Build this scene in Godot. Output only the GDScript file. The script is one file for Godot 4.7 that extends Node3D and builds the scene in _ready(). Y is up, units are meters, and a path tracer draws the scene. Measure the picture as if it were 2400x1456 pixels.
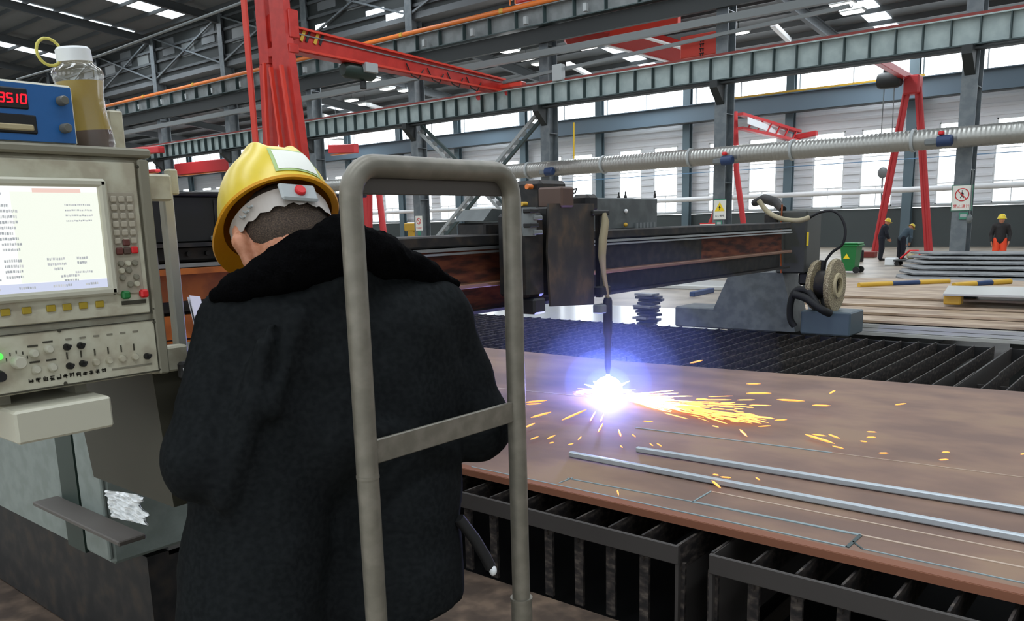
extends Node3D

# ---------------------------------------------------------------- helpers
var mats := {}
var names := {}
var rng := RandomNumberGenerator.new()

class MB:
	# collects triangles with explicit normals; front faces run clockwise
	var v := PackedVector3Array()
	var n := PackedVector3Array()
	func tri(a: Vector3, b: Vector3, c: Vector3, na: Vector3, nb: Vector3, nc: Vector3) -> void:
		if (b - a).cross(c - a).dot(na + nb + nc) > 0.0:
			v.append_array([a, c, b]); n.append_array([na, nc, nb])
		else:
			v.append_array([a, b, c]); n.append_array([na, nb, nc])
	func flat(a: Vector3, b: Vector3, c: Vector3, away: Vector3) -> void:
		var m := (b - a).cross(c - a).normalized()
		if m.dot((a + b + c) / 3.0 - away) < 0.0: m = -m
		tri(a, b, c, m, m, m)
	func quad(a: Vector3, b: Vector3, c: Vector3, d: Vector3, away: Vector3) -> void:
		flat(a, b, c, away); flat(a, c, d, away)
	func box(c: Vector3, s: Vector3, bev := 0.0, bs := Basis.IDENTITY) -> void:
		var h := s * 0.5
		if bev <= 0.0:
			var p := []
			for i in 8:
				p.append(c + bs * Vector3(h.x if i & 1 else -h.x, h.y if i & 2 else -h.y, h.z if i & 4 else -h.z))
			for f in [[0, 1, 3, 2], [4, 5, 7, 6], [0, 1, 5, 4], [2, 3, 7, 6], [0, 2, 6, 4], [1, 3, 7, 5]]:
				quad(p[f[0]], p[f[1]], p[f[2]], p[f[3]], c)
			return
		var e := minf(bev, minf(h.x, minf(h.y, h.z)) * 0.9)
		var q := []
		for i in 8:
			var sg := Vector3(1 if i & 1 else -1, 1 if i & 2 else -1, 1 if i & 4 else -1)
			q.append([c + bs * (sg * (h - Vector3(0, e, e))), c + bs * (sg * (h - Vector3(e, 0, e))), c + bs * (sg * (h - Vector3(e, e, 0)))])
		for f in [[0, 0, 2, 6, 4], [0, 1, 3, 7, 5], [1, 0, 1, 5, 4], [1, 2, 3, 7, 6], [2, 0, 1, 3, 2], [2, 4, 5, 7, 6]]:
			quad(q[f[1]][f[0]], q[f[2]][f[0]], q[f[3]][f[0]], q[f[4]][f[0]], c)
		for i in 8:
			flat(q[i][0], q[i][1], q[i][2], c)
			for ax in 3:
				var j := i | (1 << ax)
				if j != i:
					var u := (ax + 1) % 3
					var w := (ax + 2) % 3
					quad(q[i][u], q[j][u], q[j][w], q[i][w], c)
	func bar(a: Vector3, b: Vector3, w: float, h: float, bev := 0.0, up := Vector3.UP) -> void:
		var d := (b - a)
		var z := d.normalized()
		var u := up
		if absf(z.dot(u)) > 0.99: u = Vector3.FORWARD
		var x := u.cross(z).normalized()
		box((a + b) * 0.5, Vector3(w, h, d.length()), bev, Basis(x, z.cross(x), z))
	func tube(pts: Array, r, sides := 10, cap := true) -> void:
		var ring0 := []
		var up := Vector3.UP
		var m := pts.size()
		for i in m:
			var d: Vector3 = (pts[mini(i + 1, m - 1)] - pts[maxi(i - 1, 0)]).normalized()
			if absf(d.dot(up)) > 0.95: up = Vector3.RIGHT if absf(d.x) < 0.9 else Vector3.FORWARD
			var x := up.cross(d).normalized()
			up = d.cross(x).normalized()
			var rr: float = r[i] if r is Array else r
			var ring := []
			for k in sides:
				var t := TAU * k / sides
				var o := x * cos(t) + up * sin(t)
				ring.append([pts[i] + o * rr, o])
			if i > 0:
				for k in sides:
					var a = ring0[k]; var b = ring0[(k + 1) % sides]; var c = ring[(k + 1) % sides]; var e = ring[k]
					tri(a[0], b[0], c[0], a[1], b[1], c[1]); tri(a[0], c[0], e[0], a[1], c[1], e[1])
			if cap and (i == 0 or i == m - 1):
				var nn := -d if i == 0 else d
				for k in sides: tri(pts[i], ring[k][0], ring[(k + 1) % sides][0], nn, nn, nn)
			ring0 = ring
	func lathe(prof: Array, sides := 24, t := Transform3D.IDENTITY) -> void:
		# prof: Vector2(radius, height); corners sharper than 35 degrees stay sharp
		for i in prof.size() - 1:
			var a: Vector2 = prof[i]; var b: Vector2 = prof[i + 1]
			var dd := (b - a).normalized()
			var nm := Vector2(dd.y, -dd.x)
			var na := nm; var nb := nm
			if i > 0:
				var pd: Vector2 = (a - prof[i - 1]).normalized()
				if pd.dot(dd) > 0.8: na = (nm + Vector2(pd.y, -pd.x)).normalized()
			if i < prof.size() - 2:
				var nd: Vector2 = (prof[i + 2] - b).normalized()
				if nd.dot(dd) > 0.8: nb = (nm + Vector2(nd.y, -nd.x)).normalized()
			for k in sides:
				var c0 := Vector2(cos(TAU * k / sides), sin(TAU * k / sides)); var c1 := Vector2(cos(TAU * (k + 1) / sides), sin(TAU * (k + 1) / sides))
				var P := func(r: Vector2, c: Vector2) -> Vector3: return t * Vector3(r.x * c.x, r.y, r.x * c.y)
				var N := func(r: Vector2, c: Vector2) -> Vector3: return (t.basis * Vector3(r.x * c.x, r.y, r.x * c.y)).normalized()
				if a.x > 1e-6: tri(P.call(a, c0), P.call(a, c1), P.call(b, c1), N.call(na, c0), N.call(na, c1), N.call(nb, c1))
				if b.x > 1e-6: tri(P.call(a, c0), P.call(b, c1), P.call(b, c0), N.call(na, c0), N.call(nb, c1), N.call(nb, c0))
	func prism(poly: PackedVector2Array, d: float, t: Transform3D) -> void:
		# polygon in the local xy plane, thickness d along local z (centred)
		var ids := Geometry2D.triangulate_polygon(poly)
		var nz := t.basis.z.normalized()
		for s in [-0.5, 0.5]:
			var nn: Vector3 = nz * signf(s)
			for i in range(0, ids.size(), 3):
				var q := []
				for j in 3: q.append(t * Vector3(poly[ids[i + j]].x, poly[ids[i + j]].y, s * d))
				tri(q[0], q[1], q[2], nn, nn, nn)
		var ccw := not Geometry2D.is_polygon_clockwise(poly)
		for i in poly.size():
			var a := poly[i]; var b := poly[(i + 1) % poly.size()]
			var e := (b - a).normalized()
			var o := Vector2(e.y, -e.x) if ccw else Vector2(-e.y, e.x)
			var nn2 := (t.basis * Vector3(o.x, o.y, 0)).normalized()
			var p0 := t * Vector3(a.x, a.y, -d / 2); var p1 := t * Vector3(b.x, b.y, -d / 2); var p2 := t * Vector3(b.x, b.y, d / 2); var p3 := t * Vector3(a.x, a.y, d / 2)
			tri(p0, p1, p2, nn2, nn2, nn2); tri(p0, p2, p3, nn2, nn2, nn2)
	func ball(c: Vector3, r: Vector3, nu := 16, nv := 10, bs := Basis.IDENTITY) -> void:
		for i in nv:
			for k in nu:
				var q := []
				for uv in [[i, k], [i, k + 1], [i + 1, k + 1], [i + 1, k]]:
					var th: float = PI * uv[0] / nv; var ph: float = TAU * uv[1] / nu
					var d := Vector3(sin(th) * cos(ph), cos(th), sin(th) * sin(ph))
					q.append([c + bs * (d * r), (bs * (d / r)).normalized()])
				if i > 0: tri(q[0][0], q[1][0], q[2][0], q[0][1], q[1][1], q[2][1])
				if i < nv - 1: tri(q[0][0], q[2][0], q[3][0], q[0][1], q[2][1], q[3][1])
	func mesh() -> ArrayMesh:
		var arr := []
		arr.resize(Mesh.ARRAY_MAX)
		arr[Mesh.ARRAY_VERTEX] = v
		arr[Mesh.ARRAY_NORMAL] = n
		var am := ArrayMesh.new()
		am.add_surface_from_arrays(Mesh.PRIMITIVE_TRIANGLES, arr)
		return am

func numbered(called: String) -> String:
	var k: int = names.get(called, 0)
	names[called] = k + 1
	return called if k == 0 else "%s_%03d" % [called, k]

func tag(o: Node, label := "", category := "", group := "", kind := "") -> Node:
	if label: o.set_meta("label", label)
	if category: o.set_meta("category", category)
	if group: o.set_meta("group", group)
	if kind: o.set_meta("kind", kind)
	return o

func thing(called: String, label: String, category: String, at := Vector3.ZERO, group := "") -> Node3D:
	var o := Node3D.new()
	o.name = numbered(called)
	add_child(o)
	o.position = at
	tag(o, label, category, group)
	return o

func put(called: String, mesh: Mesh, m: Material, parent: Node = null, at := Vector3.ZERO) -> MeshInstance3D:
	var o := MeshInstance3D.new()
	o.mesh = mesh
	o.material_override = m
	o.name = numbered(called) if parent == null else called
	if parent: parent.add_child(o, true)
	else: add_child(o)
	o.position = at
	return o

# a mesh given in world coordinates, as a part of a thing that may stand elsewhere
func part(called: String, b: MB, m: Material, parent: Node3D) -> MeshInstance3D:
	var off := Vector3.ZERO
	var p: Node = parent
	while p is Node3D and p != self:
		off += p.position
		p = p.get_parent()
	for i in b.v.size(): b.v[i] -= off
	return put(called, b.mesh(), m, parent)

func solo(called: String, b: MB, m: Material, label: String, category: String, group := "") -> MeshInstance3D:
	# one mesh given in world coordinates as a thing of its own, its origin at its base centre
	var lo := b.v[0]; var hi := b.v[0]
	for p in b.v:
		lo = lo.min(p); hi = hi.max(p)
	var c := Vector3((lo.x + hi.x) / 2, lo.y, (lo.z + hi.z) / 2)
	for i in b.v.size(): b.v[i] -= c
	var o := put(called, b.mesh(), m, null, c)
	tag(o, label, category, group)
	return o

func struct(called: String, b: MB, m: Material, label := "") -> MeshInstance3D:
	var o := put(called, b.mesh(), m)
	o.set_meta("kind", "structure")
	if label: o.set_meta("label", label)
	return o

func boxpart(called: String, c: Vector3, s: Vector3, m: Material, parent: Node3D, bev := 0.0, bs := Basis.IDENTITY) -> MeshInstance3D:
	var b := MB.new()
	b.box(c, s, bev, bs)
	return part(called, b, m, parent)

# ---------------------------------------------------------------- materials
func mat(key: String, c: Color, rough := 0.6, metal := 0.0) -> StandardMaterial3D:
	if mats.has(key): return mats[key]
	var m := StandardMaterial3D.new()
	m.resource_name = key
	m.albedo_color = c
	m.roughness = rough
	m.metallic = metal
	mats[key] = m
	return m

func noisy(key: String, stops: Array, freq: float, scale: Vector3, rough := 0.6, metal := 0.0, bump := 0.0, world := false, oct := 5) -> StandardMaterial3D:
	if mats.has(key): return mats[key]
	var m := mat(key, Color.WHITE, rough, metal)
	var g := Gradient.new()
	g.offsets = PackedFloat32Array(stops.map(func(s): return s[0]))
	g.colors = PackedColorArray(stops.map(func(s): return s[1]))
	var nz := FastNoiseLite.new()
	nz.seed = hash(key) % 10000
	nz.noise_type = FastNoiseLite.TYPE_SIMPLEX_SMOOTH
	nz.frequency = freq
	nz.fractal_octaves = oct
	var t := NoiseTexture2D.new()
	t.width = 512; t.height = 512; t.seamless = true
	t.noise = nz; t.color_ramp = g
	m.albedo_texture = t
	m.uv1_triplanar = true
	m.uv1_world_triplanar = world
	m.uv1_scale = scale
	if bump > 0.0:
		var tb := NoiseTexture2D.new()
		tb.width = 512; tb.height = 512; tb.seamless = true
		tb.noise = nz; tb.as_normal_map = true; tb.bump_strength = bump
		m.normal_enabled = true
		m.normal_texture = tb
	return m

func glow(key: String, c: Color, e: float) -> StandardMaterial3D:
	if mats.has(key): return mats[key]
	var m := mat(key, c, 0.5)
	m.emission_enabled = true
	m.emission = c
	m.emission_energy_multiplier = e
	return m

func make_materials() -> void:
	noisy("floor", [[0.25, Color(.50, .46, .41)], [0.5, Color(.58, .54, .48)], [0.75, Color(.65, .61, .55)]], .012, Vector3(.12, .12, .12), .38, 0, 0, true)
	noisy("plinth", [[0.3, Color(.24, .19, .15)], [0.6, Color(.33, .27, .22)], [0.8, Color(.40, .33, .27)]], .02, Vector3(.6, .6, .6), .85, 0, .5, true)
	mat("siding", Color(.86, .87, .88), .55)
	mat("dado", Color(.25, .28, .28), .6)
	mat("roof", Color(.40, .42, .43), .7)
	mat("roof_dark", Color(.17, .19, .19), .7)
	mat("purlin", Color(.30, .32, .33), .6)
	noisy("column", [[0.3, Color(.37, .40, .42)], [0.7, Color(.42, .45, .46)]], .01, Vector3(.5, .5, .5), .5)
	noisy("girder_near", [[0.3, Color(.43, .45, .45)], [0.7, Color(.48, .50, .50)]], .01, Vector3(.3, .3, .3), .55)
	noisy("girder", [[0.3, Color(.58, .635, .63)], [0.7, Color(.63, .685, .675)]], .01, Vector3(.3, .3, .3), .5)
	mat("girder_wall", Color(.38, .45, .50), .5)
	mat("wall_column", Color(.34, .41, .44), .55)
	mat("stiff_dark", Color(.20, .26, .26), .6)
	mat("dark_steel", Color(.12, .14, .14), .6)
	mat("rail_red", Color(.47, .17, .14), .65)
	mat("orange", Color(.84, .45, .17), .45)
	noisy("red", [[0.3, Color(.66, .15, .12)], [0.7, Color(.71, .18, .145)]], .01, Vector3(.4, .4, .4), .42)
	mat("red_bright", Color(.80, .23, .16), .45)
	mat("red_far", Color(.74, .19, .20), .45)
	mat("yellow", Color(.76, .60, .18), .5)
	mat("black", Color(.03, .03, .032), .55)
	mat("rubber", Color(.045, .045, .05), .7)
	mat("white", Color(.86, .87, .87), .5)
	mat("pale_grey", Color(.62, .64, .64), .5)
	mat("mid_grey", Color(.42, .44, .44), .5)
	var dm := mat("duct", Color(.62, .62, .60), .36, .7)
	dm.resource_name = "galvanised"
	mat("steel", Color(.55, .56, .56), .38, .8)
	noisy("tube_steel", [[0.3, Color(.43, .415, .37)], [0.7, Color(.49, .47, .425)]], .012, Vector3(3, 3, 3), .42, .3)
	mat("pale_tube", Color(.72, .72, .68), .4, .3)
	noisy("putty", [[0.25, Color(.65, .62, .54)], [0.5, Color(.71, .695, .61)], [0.75, Color(.74, .73, .65)]], .012, Vector3(2.2, 2.2, 2.2), .5)
	mat("putty_light", Color(.72, .71, .64), .5)
	mat("putty_dark", Color(.48, .465, .40), .6)
	mat("panel_blue", Color(.08, .34, .58), .42)
	mat("red_matte", Color(.66, .15, .12), .75).metallic_specular = .2
	mat("olive", Color(.22, .21, .16), .7)
	mat("band_grey", Color(.30, .28, .26), .6)
	mat("brown_box", Color(.30, .22, .18), .6)
	mat("tower_grey", Color(.22, .225, .205), .55)
	mat("keypad_grey", Color(.61, .58, .51), .6)
	mat("key_grey", Color(.65, .62, .55), .6)
	mat("shiny_sheet", Color(.78, .78, .76), .16, .2)
	mat("rope_yellow", Color(.85, .70, .12), .6)
	mat("pipe_blue", Color(.35, .52, .66), .5)
	noisy("machine_green", [[0.3, Color(.42, .455, .435)], [0.7, Color(.46, .495, .475)]], .012, Vector3(2, 2, 2), .5)
	mat("machine_dark_green", Color(.08, .16, .13), .5)
	noisy("truck_grey", [[0.3, Color(.27, .29, .29)], [0.7, Color(.33, .35, .35)]], .012, Vector3(1, 1, 1), .55)
	mat("truck_blue", Color(.26, .32, .35), .5)
	noisy("rust", [[0.25, Color(.22, .12, .10)], [0.5, Color(.38, .19, .13)], [0.75, Color(.46, .26, .17)]], .014, Vector3(.6, 2.5, .5), .75, .1, .4)
	noisy("dark_iron", [[0.3, Color(.10, .10, .10)], [0.55, Color(.15, .14, .135)], [0.8, Color(.21, .18, .15)]], .014, Vector3(1.2, 1.2, 1.2), .6, .3)
	noisy("burnt", [[0.3, Color(.17, .165, .16)], [0.55, Color(.22, .20, .18)], [0.8, Color(.31, .26, .20)]], .009, Vector3(1.2, .9, 1.2), .6, .2)
	noisy("slat", [[0.3, Color(.13, .12, .12)], [0.6, Color(.24, .215, .20)], [0.85, Color(.36, .33, .30)]], .02, Vector3(1.5, 3, 1.5), .65, .4)
	mat("slat_frame", Color(.25, .235, .225), .6, .3)
	noisy("plate", [[0.25, Color(.43, .34, .295)], [0.5, Color(.475, .375, .32)], [0.75, Color(.52, .42, .345)]], .012, Vector3(.22, .3, .38), .78, .0, .25, false)
	mat("plate_edge", Color(.47, .29, .20), .75)
	mat("cut_bright", Color(.66, .69, .71), .4, .3)
	mat("cut_tan", Color(.68, .60, .53), .5, .1)
	mat("kerf_grey", Color(.48, .55, .56), .45, .1)
	noisy("tan_plate", [[0.25, Color(.51, .43, .35)], [0.5, Color(.61, .53, .44)], [0.75, Color(.68, .60, .51)]], .012, Vector3(.25, .25, .9), .55, .1, 0, true)
	noisy("grey_plate", [[0.3, Color(.36, .37, .38)], [0.7, Color(.52, .53, .53)]], .012, Vector3(.3, 1, .9), .45, .4, 0, true)
	mat("pale_plate", Color(.68, .68, .66), .4, .2)
	noisy("orange_gantry", [[0.3, Color(.56, .28, .06)], [0.7, Color(.68, .36, .08)]], .012, Vector3(1, 1, 1), .5)
	noisy("jacket", [[0.3, Color(.088, .096, .10)], [0.7, Color(.118, .127, .13)]], .03, Vector3(4, 4, 4), .85)
	noisy("fur", [[0.3, Color(.012, .012, .014)], [0.7, Color(.045, .045, .05)]], .08, Vector3(6, 6, 6), .95, 0, 3.0)
	mat("trousers", Color(.06, .06, .062), .9)
	for k in ["jacket", "fur", "trousers"]: mats[k].metallic_specular = .12
	noisy("skin", [[0.3, Color(.70, .46, .34)], [0.7, Color(.77, .54, .42)]], .02, Vector3(6, 6, 6), .55)
	noisy("hair", [[0.3, Color(.16, .125, .10)], [0.55, Color(.27, .22, .175)], [0.8, Color(.38, .31, .25)]], .06, Vector3(9, 9, 9), .85, 0, 2.0)
	noisy("helmet", [[0.3, Color(.83, .73, .17)], [0.7, Color(.86, .76, .22)]], .012, Vector3(3, 3, 3), .32)
	mat("helmet_inside", Color(.86, .60, .05), .45)
	mat("strap_grey", Color(.66, .63, .60), .5)
	mat("knob_red", Color(.80, .08, .10), .4)
	mat("boot", Color(.05, .045, .04), .6)
	mat("orange_cloth", Color(.90, .30, .16), .85)
	mat("blue_grey_cloth", Color(.26, .32, .36), .9)
	mat("dark_coat", Color(.13, .12, .12), .8)
	mat("navy_cloth", Color(.10, .11, .15), .9)
	mat("bin_green", Color(.05, .42, .18), .45)
	mat("paper", Color(.90, .90, .93), .7)
	mat("barrier_blue", Color(.12, .21, .36), .5)
	mat("sign_red", Color(.80, .10, .12), .5)
	mat("sign_green", Color(.22, .50, .40), .5)
	mat("sign_white", Color(.88, .88, .84), .5)
	mat("sign_yellow", Color(.93, .80, .06), .5)
	mat("hose_beige", Color(.58, .54, .43), .6)
	mat("flange_cream", Color(.66, .61, .47), .55)
	noisy("reel", [[0.35, Color(.30, .24, .17)], [0.55, Color(.60, .55, .42)], [0.75, Color(.75, .71, .58)]], .04, Vector3(4, 4, 4), .6)
	mat("copper", Color(.55, .30, .18), .4, .8)
	mat("checker", Color(.28, .28, .28), .55, .5)
	mat("tea", Color(.60, .50, .12), .3).backlight_enabled = true
	mats["tea"].backlight = Color(.55, .48, .16)
	mat("tea_leaves", Color(.24, .11, .07), .6)
	var bt := mat("bottle_plastic", Color(.90, .88, .78, .06), .10)
	bt.transparency = BaseMaterial3D.TRANSPARENCY_ALPHA
	var gl := mat("glass", Color(.92, .96, .98, .08), .05)
	gl.transparency = BaseMaterial3D.TRANSPARENCY_ALPHA

# ---------------------------------------------------------------- surface nets
func smin(a: float, b: float, k: float) -> float:
	var h := maxf(k - absf(a - b), 0.0) / k
	return minf(a, b) - h * h * k * 0.25

func body_mesh(bones: Array, cell: float, k: float, cuts := [], fuzz := 0.0, fuzz_freq := 8.0) -> MB:
	# bones: [a, b, ra, rb]; joined with a smooth minimum, meshed as surface nets; cuts: Plane list, the side above is removed
	var lo := Vector3.ONE * 1e9; var hi := -lo
	for b in bones:
		var r: float = maxf(b[2], b[3]) + cell * 3
		lo = lo.min(b[0] - Vector3.ONE * r).min(b[1] - Vector3.ONE * r)
		hi = hi.max(b[0] + Vector3.ONE * r).max(b[1] + Vector3.ONE * r)
	var nx := int((hi.x - lo.x) / cell) + 2; var ny := int((hi.y - lo.y) / cell) + 2; var nz := int((hi.z - lo.z) / cell) + 2
	var f := PackedFloat32Array()
	f.resize(nx * ny * nz)
	f.fill(10.0)
	for b in bones:
		var a: Vector3 = b[0]; var c: Vector3 = b[1]; var ra: float = b[2]; var rb: float = b[3]
		var ext := maxf(ra, rb) + k + cell * 2
		var i0 := ((a.min(c) - Vector3.ONE * ext - lo) / cell).floor(); var i1 := ((a.max(c) + Vector3.ONE * ext - lo) / cell).ceil()
		var ac := c - a
		var l2 := maxf(ac.length_squared(), 1e-9)
		for x in range(maxi(0, int(i0.x)), mini(nx, int(i1.x) + 1)):
			for y in range(maxi(0, int(i0.y)), mini(ny, int(i1.y) + 1)):
				var row := (x * ny + y) * nz
				for z in range(maxi(0, int(i0.z)), mini(nz, int(i1.z) + 1)):
					var p := lo + Vector3(x, y, z) * cell - a
					var t := clampf(p.dot(ac) / l2, 0.0, 1.0)
					var d := (p - ac * t).length() - ra - (rb - ra) * t
					var g := f[row + z]
					var h := k - absf(g - d)
					f[row + z] = minf(g, d) - (h * h * 0.25 / k if h > 0.0 else 0.0)
	if fuzz > 0.0:
		var fn := FastNoiseLite.new()
		fn.seed = 5; fn.frequency = fuzz_freq; fn.fractal_octaves = 2
		for x in nx:
			for y in ny:
				var row2 := (x * ny + y) * nz
				for z in nz:
					if absf(f[row2 + z]) < fuzz * 2 + cell * 2:
						f[row2 + z] += fuzz * fn.get_noise_3dv(lo + Vector3(x, y, z) * cell)
	for pl in cuts:
		for x in nx:
			for y in ny:
				for z in nz:
					var i := (x * ny + y) * nz + z
					if f[i] < 0.5: f[i] = maxf(f[i], pl.distance_to(lo + Vector3(x, y, z) * cell))
	var vid := {}
	var vs := PackedVector3Array()
	var st := [ny * nz, nz, 1]
	var off := [0, 1, nz, nz + 1, ny * nz, ny * nz + 1, ny * nz + nz, ny * nz + nz + 1]
	var cor := [Vector3(0, 0, 0), Vector3(0, 0, 1), Vector3(0, 1, 0), Vector3(0, 1, 1), Vector3(1, 0, 0), Vector3(1, 0, 1), Vector3(1, 1, 0), Vector3(1, 1, 1)]
	var eds := [[0, 1], [2, 3], [4, 5], [6, 7], [0, 2], [1, 3], [4, 6], [5, 7], [0, 4], [1, 5], [2, 6], [3, 7]]
	for x in nx - 1:
		for y in ny - 1:
			for z in nz - 1:
				var i := (x * ny + y) * nz + z
				if absf(f[i]) > cell * 3.0: continue
				var s0 := f[i] < 0.0
				var mixed := false
				for o in off:
					if (f[i + o] < 0.0) != s0:
						mixed = true
						break
				if not mixed: continue
				var sum := Vector3.ZERO; var cnt := 0
				for e in eds:
					var fa := f[i + off[e[0]]]; var fb := f[i + off[e[1]]]
					if (fa < 0.0) != (fb < 0.0):
						sum += cor[e[0]].lerp(cor[e[1]], fa / (fa - fb)); cnt += 1
				vid[i] = vs.size()
				vs.append(lo + (Vector3(x, y, z) + sum / cnt) * cell)
	var nrm := PackedVector3Array()
	nrm.resize(vs.size())
	var quads := []
	for i in vid:
		for ax in 3:
			var u: int = st[(ax + 1) % 3]; var w: int = st[(ax + 2) % 3]
			var j: int = i + st[ax]
			if j >= f.size() or (f[i] < 0.0) == (f[j] < 0.0): continue
			if not (vid.has(i - u) and vid.has(i - w) and vid.has(i - u - w)): continue
			var q := [vid[i], vid[i - u], vid[i - u - w], vid[i - w]]
			var nn := (vs[q[2]] - vs[q[0]]).cross(vs[q[3]] - vs[q[1]])
			var dir := Vector3(1 if ax == 0 else 0, 1 if ax == 1 else 0, 1 if ax == 2 else 0) * (1.0 if f[i] < 0.0 else -1.0)
			if nn.dot(dir) < 0.0: nn = -nn
			for e in q: nrm[e] += nn
			quads.append(q)
	for i in nrm.size(): nrm[i] = nrm[i].normalized()
	var mb := MB.new()
	for q in quads:
		mb.tri(vs[q[0]], vs[q[1]], vs[q[2]], nrm[q[0]], nrm[q[1]], nrm[q[2]])
		mb.tri(vs[q[0]], vs[q[2]], vs[q[3]], nrm[q[0]], nrm[q[2]], nrm[q[3]])
	return mb
# ---------------------------------------------------------------- the hall
const XL := -112.0
const XR := 16.0
const Z1 := -30.0
const ZW := -44.0
const ZF := 13.0

func roof_y(z: float) -> float:
	if z > Z1: return 16.6 - absf(z + 8.5) * 0.1
	return 11.3 + (z - Z1) * 0.11

func build_hall() -> void:
	var b := MB.new()
	b.box(Vector3((XL + XR) / 2, -.15, (ZW + ZF) / 2), Vector3(XR - XL, .3, ZF - ZW + 2))
	struct("floor", b, mats.floor, "dusty tan concrete floor of the workshop")
	# raised concrete foundation along the near side of the cutting table, with the machine's rail
	b = MB.new()
	b.box(Vector3(-5, .11, -1.95), Vector3(16, .22, .74), .015)
	b.box(Vector3(-8.4, .10, -1.2), Vector3(11.9, .20, .76), .015)
	struct("trim_1", b, mats.plinth, "brown raised foundation strip beside the cutting table")
	# walls
	back_wall()
	b = MB.new()
	b.box(Vector3(XL - .15, 7.5, (ZW + ZF) / 2), Vector3(.3, 15, ZF - ZW + 2))
	struct("wall_left", b, mats.siding)
	b = MB.new()
	b.box(Vector3(XR + .15, 7.5, (ZW + ZF) / 2), Vector3(.3, 17, ZF - ZW + 2))
	struct("wall_right", b, mats.siding)
	b = MB.new()
	b.box(Vector3((XL + XR) / 2, .6, ZF + .15), Vector3(XR - XL, 1.2, .3))
	b.box(Vector3((XL + XR) / 2, 10.2, ZF + .15), Vector3(XR - XL, 9.6, .3))
	for i in 22:
		b.box(Vector3(XL + 3 + i * 5.87, 3.3, ZF + .15), Vector3(2.2, 4.4, .3))
	struct("wall_front", b, mats.siding)
	build_roof()

func ribbed(b: MB, x0: float, x1: float, y0: float, y1: float, z: float) -> void:
	# profiled siding: horizontal ribs 4 cm proud, a flat sheet behind
	b.box(Vector3((x0 + x1) / 2, (y0 + y1) / 2, z - .1), Vector3(x1 - x0, y1 - y0, .2))
	var n := int((y1 - y0) / .36)
	for i in n:
		var y := y0 + (i + .5) * (y1 - y0) / n
		b.box(Vector3((x0 + x1) / 2, y, z + .02), Vector3(x1 - x0, .16, .05), .02)

func back_wall() -> void:
	var wall := Node3D.new()
	wall.name = "wall_back"
	add_child(wall)
	tag(wall, "white ribbed far wall with tall windows and a dark green base", "", "", "structure")
	var b := MB.new()
	b.box(Vector3((XL + XR) / 2, .93, ZW + .02), Vector3(XR - XL, 1.86, .36))
	part("base_panel", b, mats.dado, wall)
	b = MB.new()
	b.box(Vector3((XL + XR) / 2, 1.93, ZW + .1), Vector3(XR - XL, .1, .36))
	part("sill", b, mats.pale_grey, wall)
	b = MB.new()
	ribbed(b, XL, XR, 5.72, 7.6, ZW)
	part("siding_band", b, mats.siding, wall)
	b = MB.new()
	ribbed(b, XL, XR, 9.7, 10.0, ZW)
	part("siding_band", b, mats.siding, wall)
	var win := 0
	for k in range(-2, 15):
		var c := -11.5 - 5.87 * k
		var piers := [[c - 5.87, c - 5.05], [c - 3.3, c - 2.55], [c - .95, c]] if false else [[c, c + 1.1], [c + 2.66, c + 3.46], [c + 5.02, c + 5.87]]
		b = MB.new()
		for p in piers: ribbed(b, p[0], p[1], 1.95, 5.72, ZW)
		part("siding_pier", b, mats.siding, wall)
		# a wall column and its part of the clerestory
		var col := MB.new()
		col.box(Vector3(c, 4.9, ZW + .32), Vector3(.42, 9.8, .06)); col.box(Vector3(c, 4.9, ZW + .62), Vector3(.42, 9.8, .06)); col.box(Vector3(c, 4.9, ZW + .47), Vector3(.05, 9.8, .3))
		part("wall_column", col, mats.wall_column, wall)
		for w in [[c + 1.1, c + 2.66, 1.98, 5.72], [c + 3.46, c + 5.02, 1.98, 5.72], [c + .21, c + 5.66, 7.6, 9.7]]:
			if w[2] < 3 and c < -78: continue
			win += 1
			var o := Node3D.new()
			o.name = "window_%d" % win
			add_child(o)
			o.position = Vector3((w[0] + w[1]) / 2, w[2], ZW)
			tag(o, "", "", "", "structure")
			var fr := MB.new()
			var t := .06
			fr.box(Vector3(w[0] + t / 2, (w[2] + w[3]) / 2, ZW - .05), Vector3(t, w[3] - w[2], .1)); fr.box(Vector3(w[1] - t / 2, (w[2] + w[3]) / 2, ZW - .05), Vector3(t, w[3] - w[2], .1))
			fr.box(Vector3((w[0] + w[1]) / 2, w[2] + t / 2, ZW - .05), Vector3(w[1] - w[0], t, .1)); fr.box(Vector3((w[0] + w[1]) / 2, w[3] - t / 2, ZW - .05), Vector3(w[1] - w[0], t, .1))
			if w[2] < 3:
				fr.box(Vector3((w[0] + w[1]) / 2, 2.95, ZW - .05), Vector3(w[1] - w[0], .06, .08))
				fr.box(Vector3((w[0] + w[1]) / 2, 4.4, ZW - .05), Vector3(w[1] - w[0], .04, .08))
				fr.box(Vector3((w[0] + w[1]) / 2, 2.5, ZW - .05), Vector3(.04, .95, .06))
			else:
				fr.box(Vector3(w[0] + 2.7, (w[2] + w[3]) / 2, ZW - .05), Vector3(.06, w[3] - w[2], .08))
			part("window_frame", fr, mats.white, o)
			boxpart("pane", Vector3((w[0] + w[1]) / 2, (w[2] + w[3]) / 2, ZW - .06), Vector3(w[1] - w[0] - .08, w[3] - w[2] - .08, .008), mats.glass, o)

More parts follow.
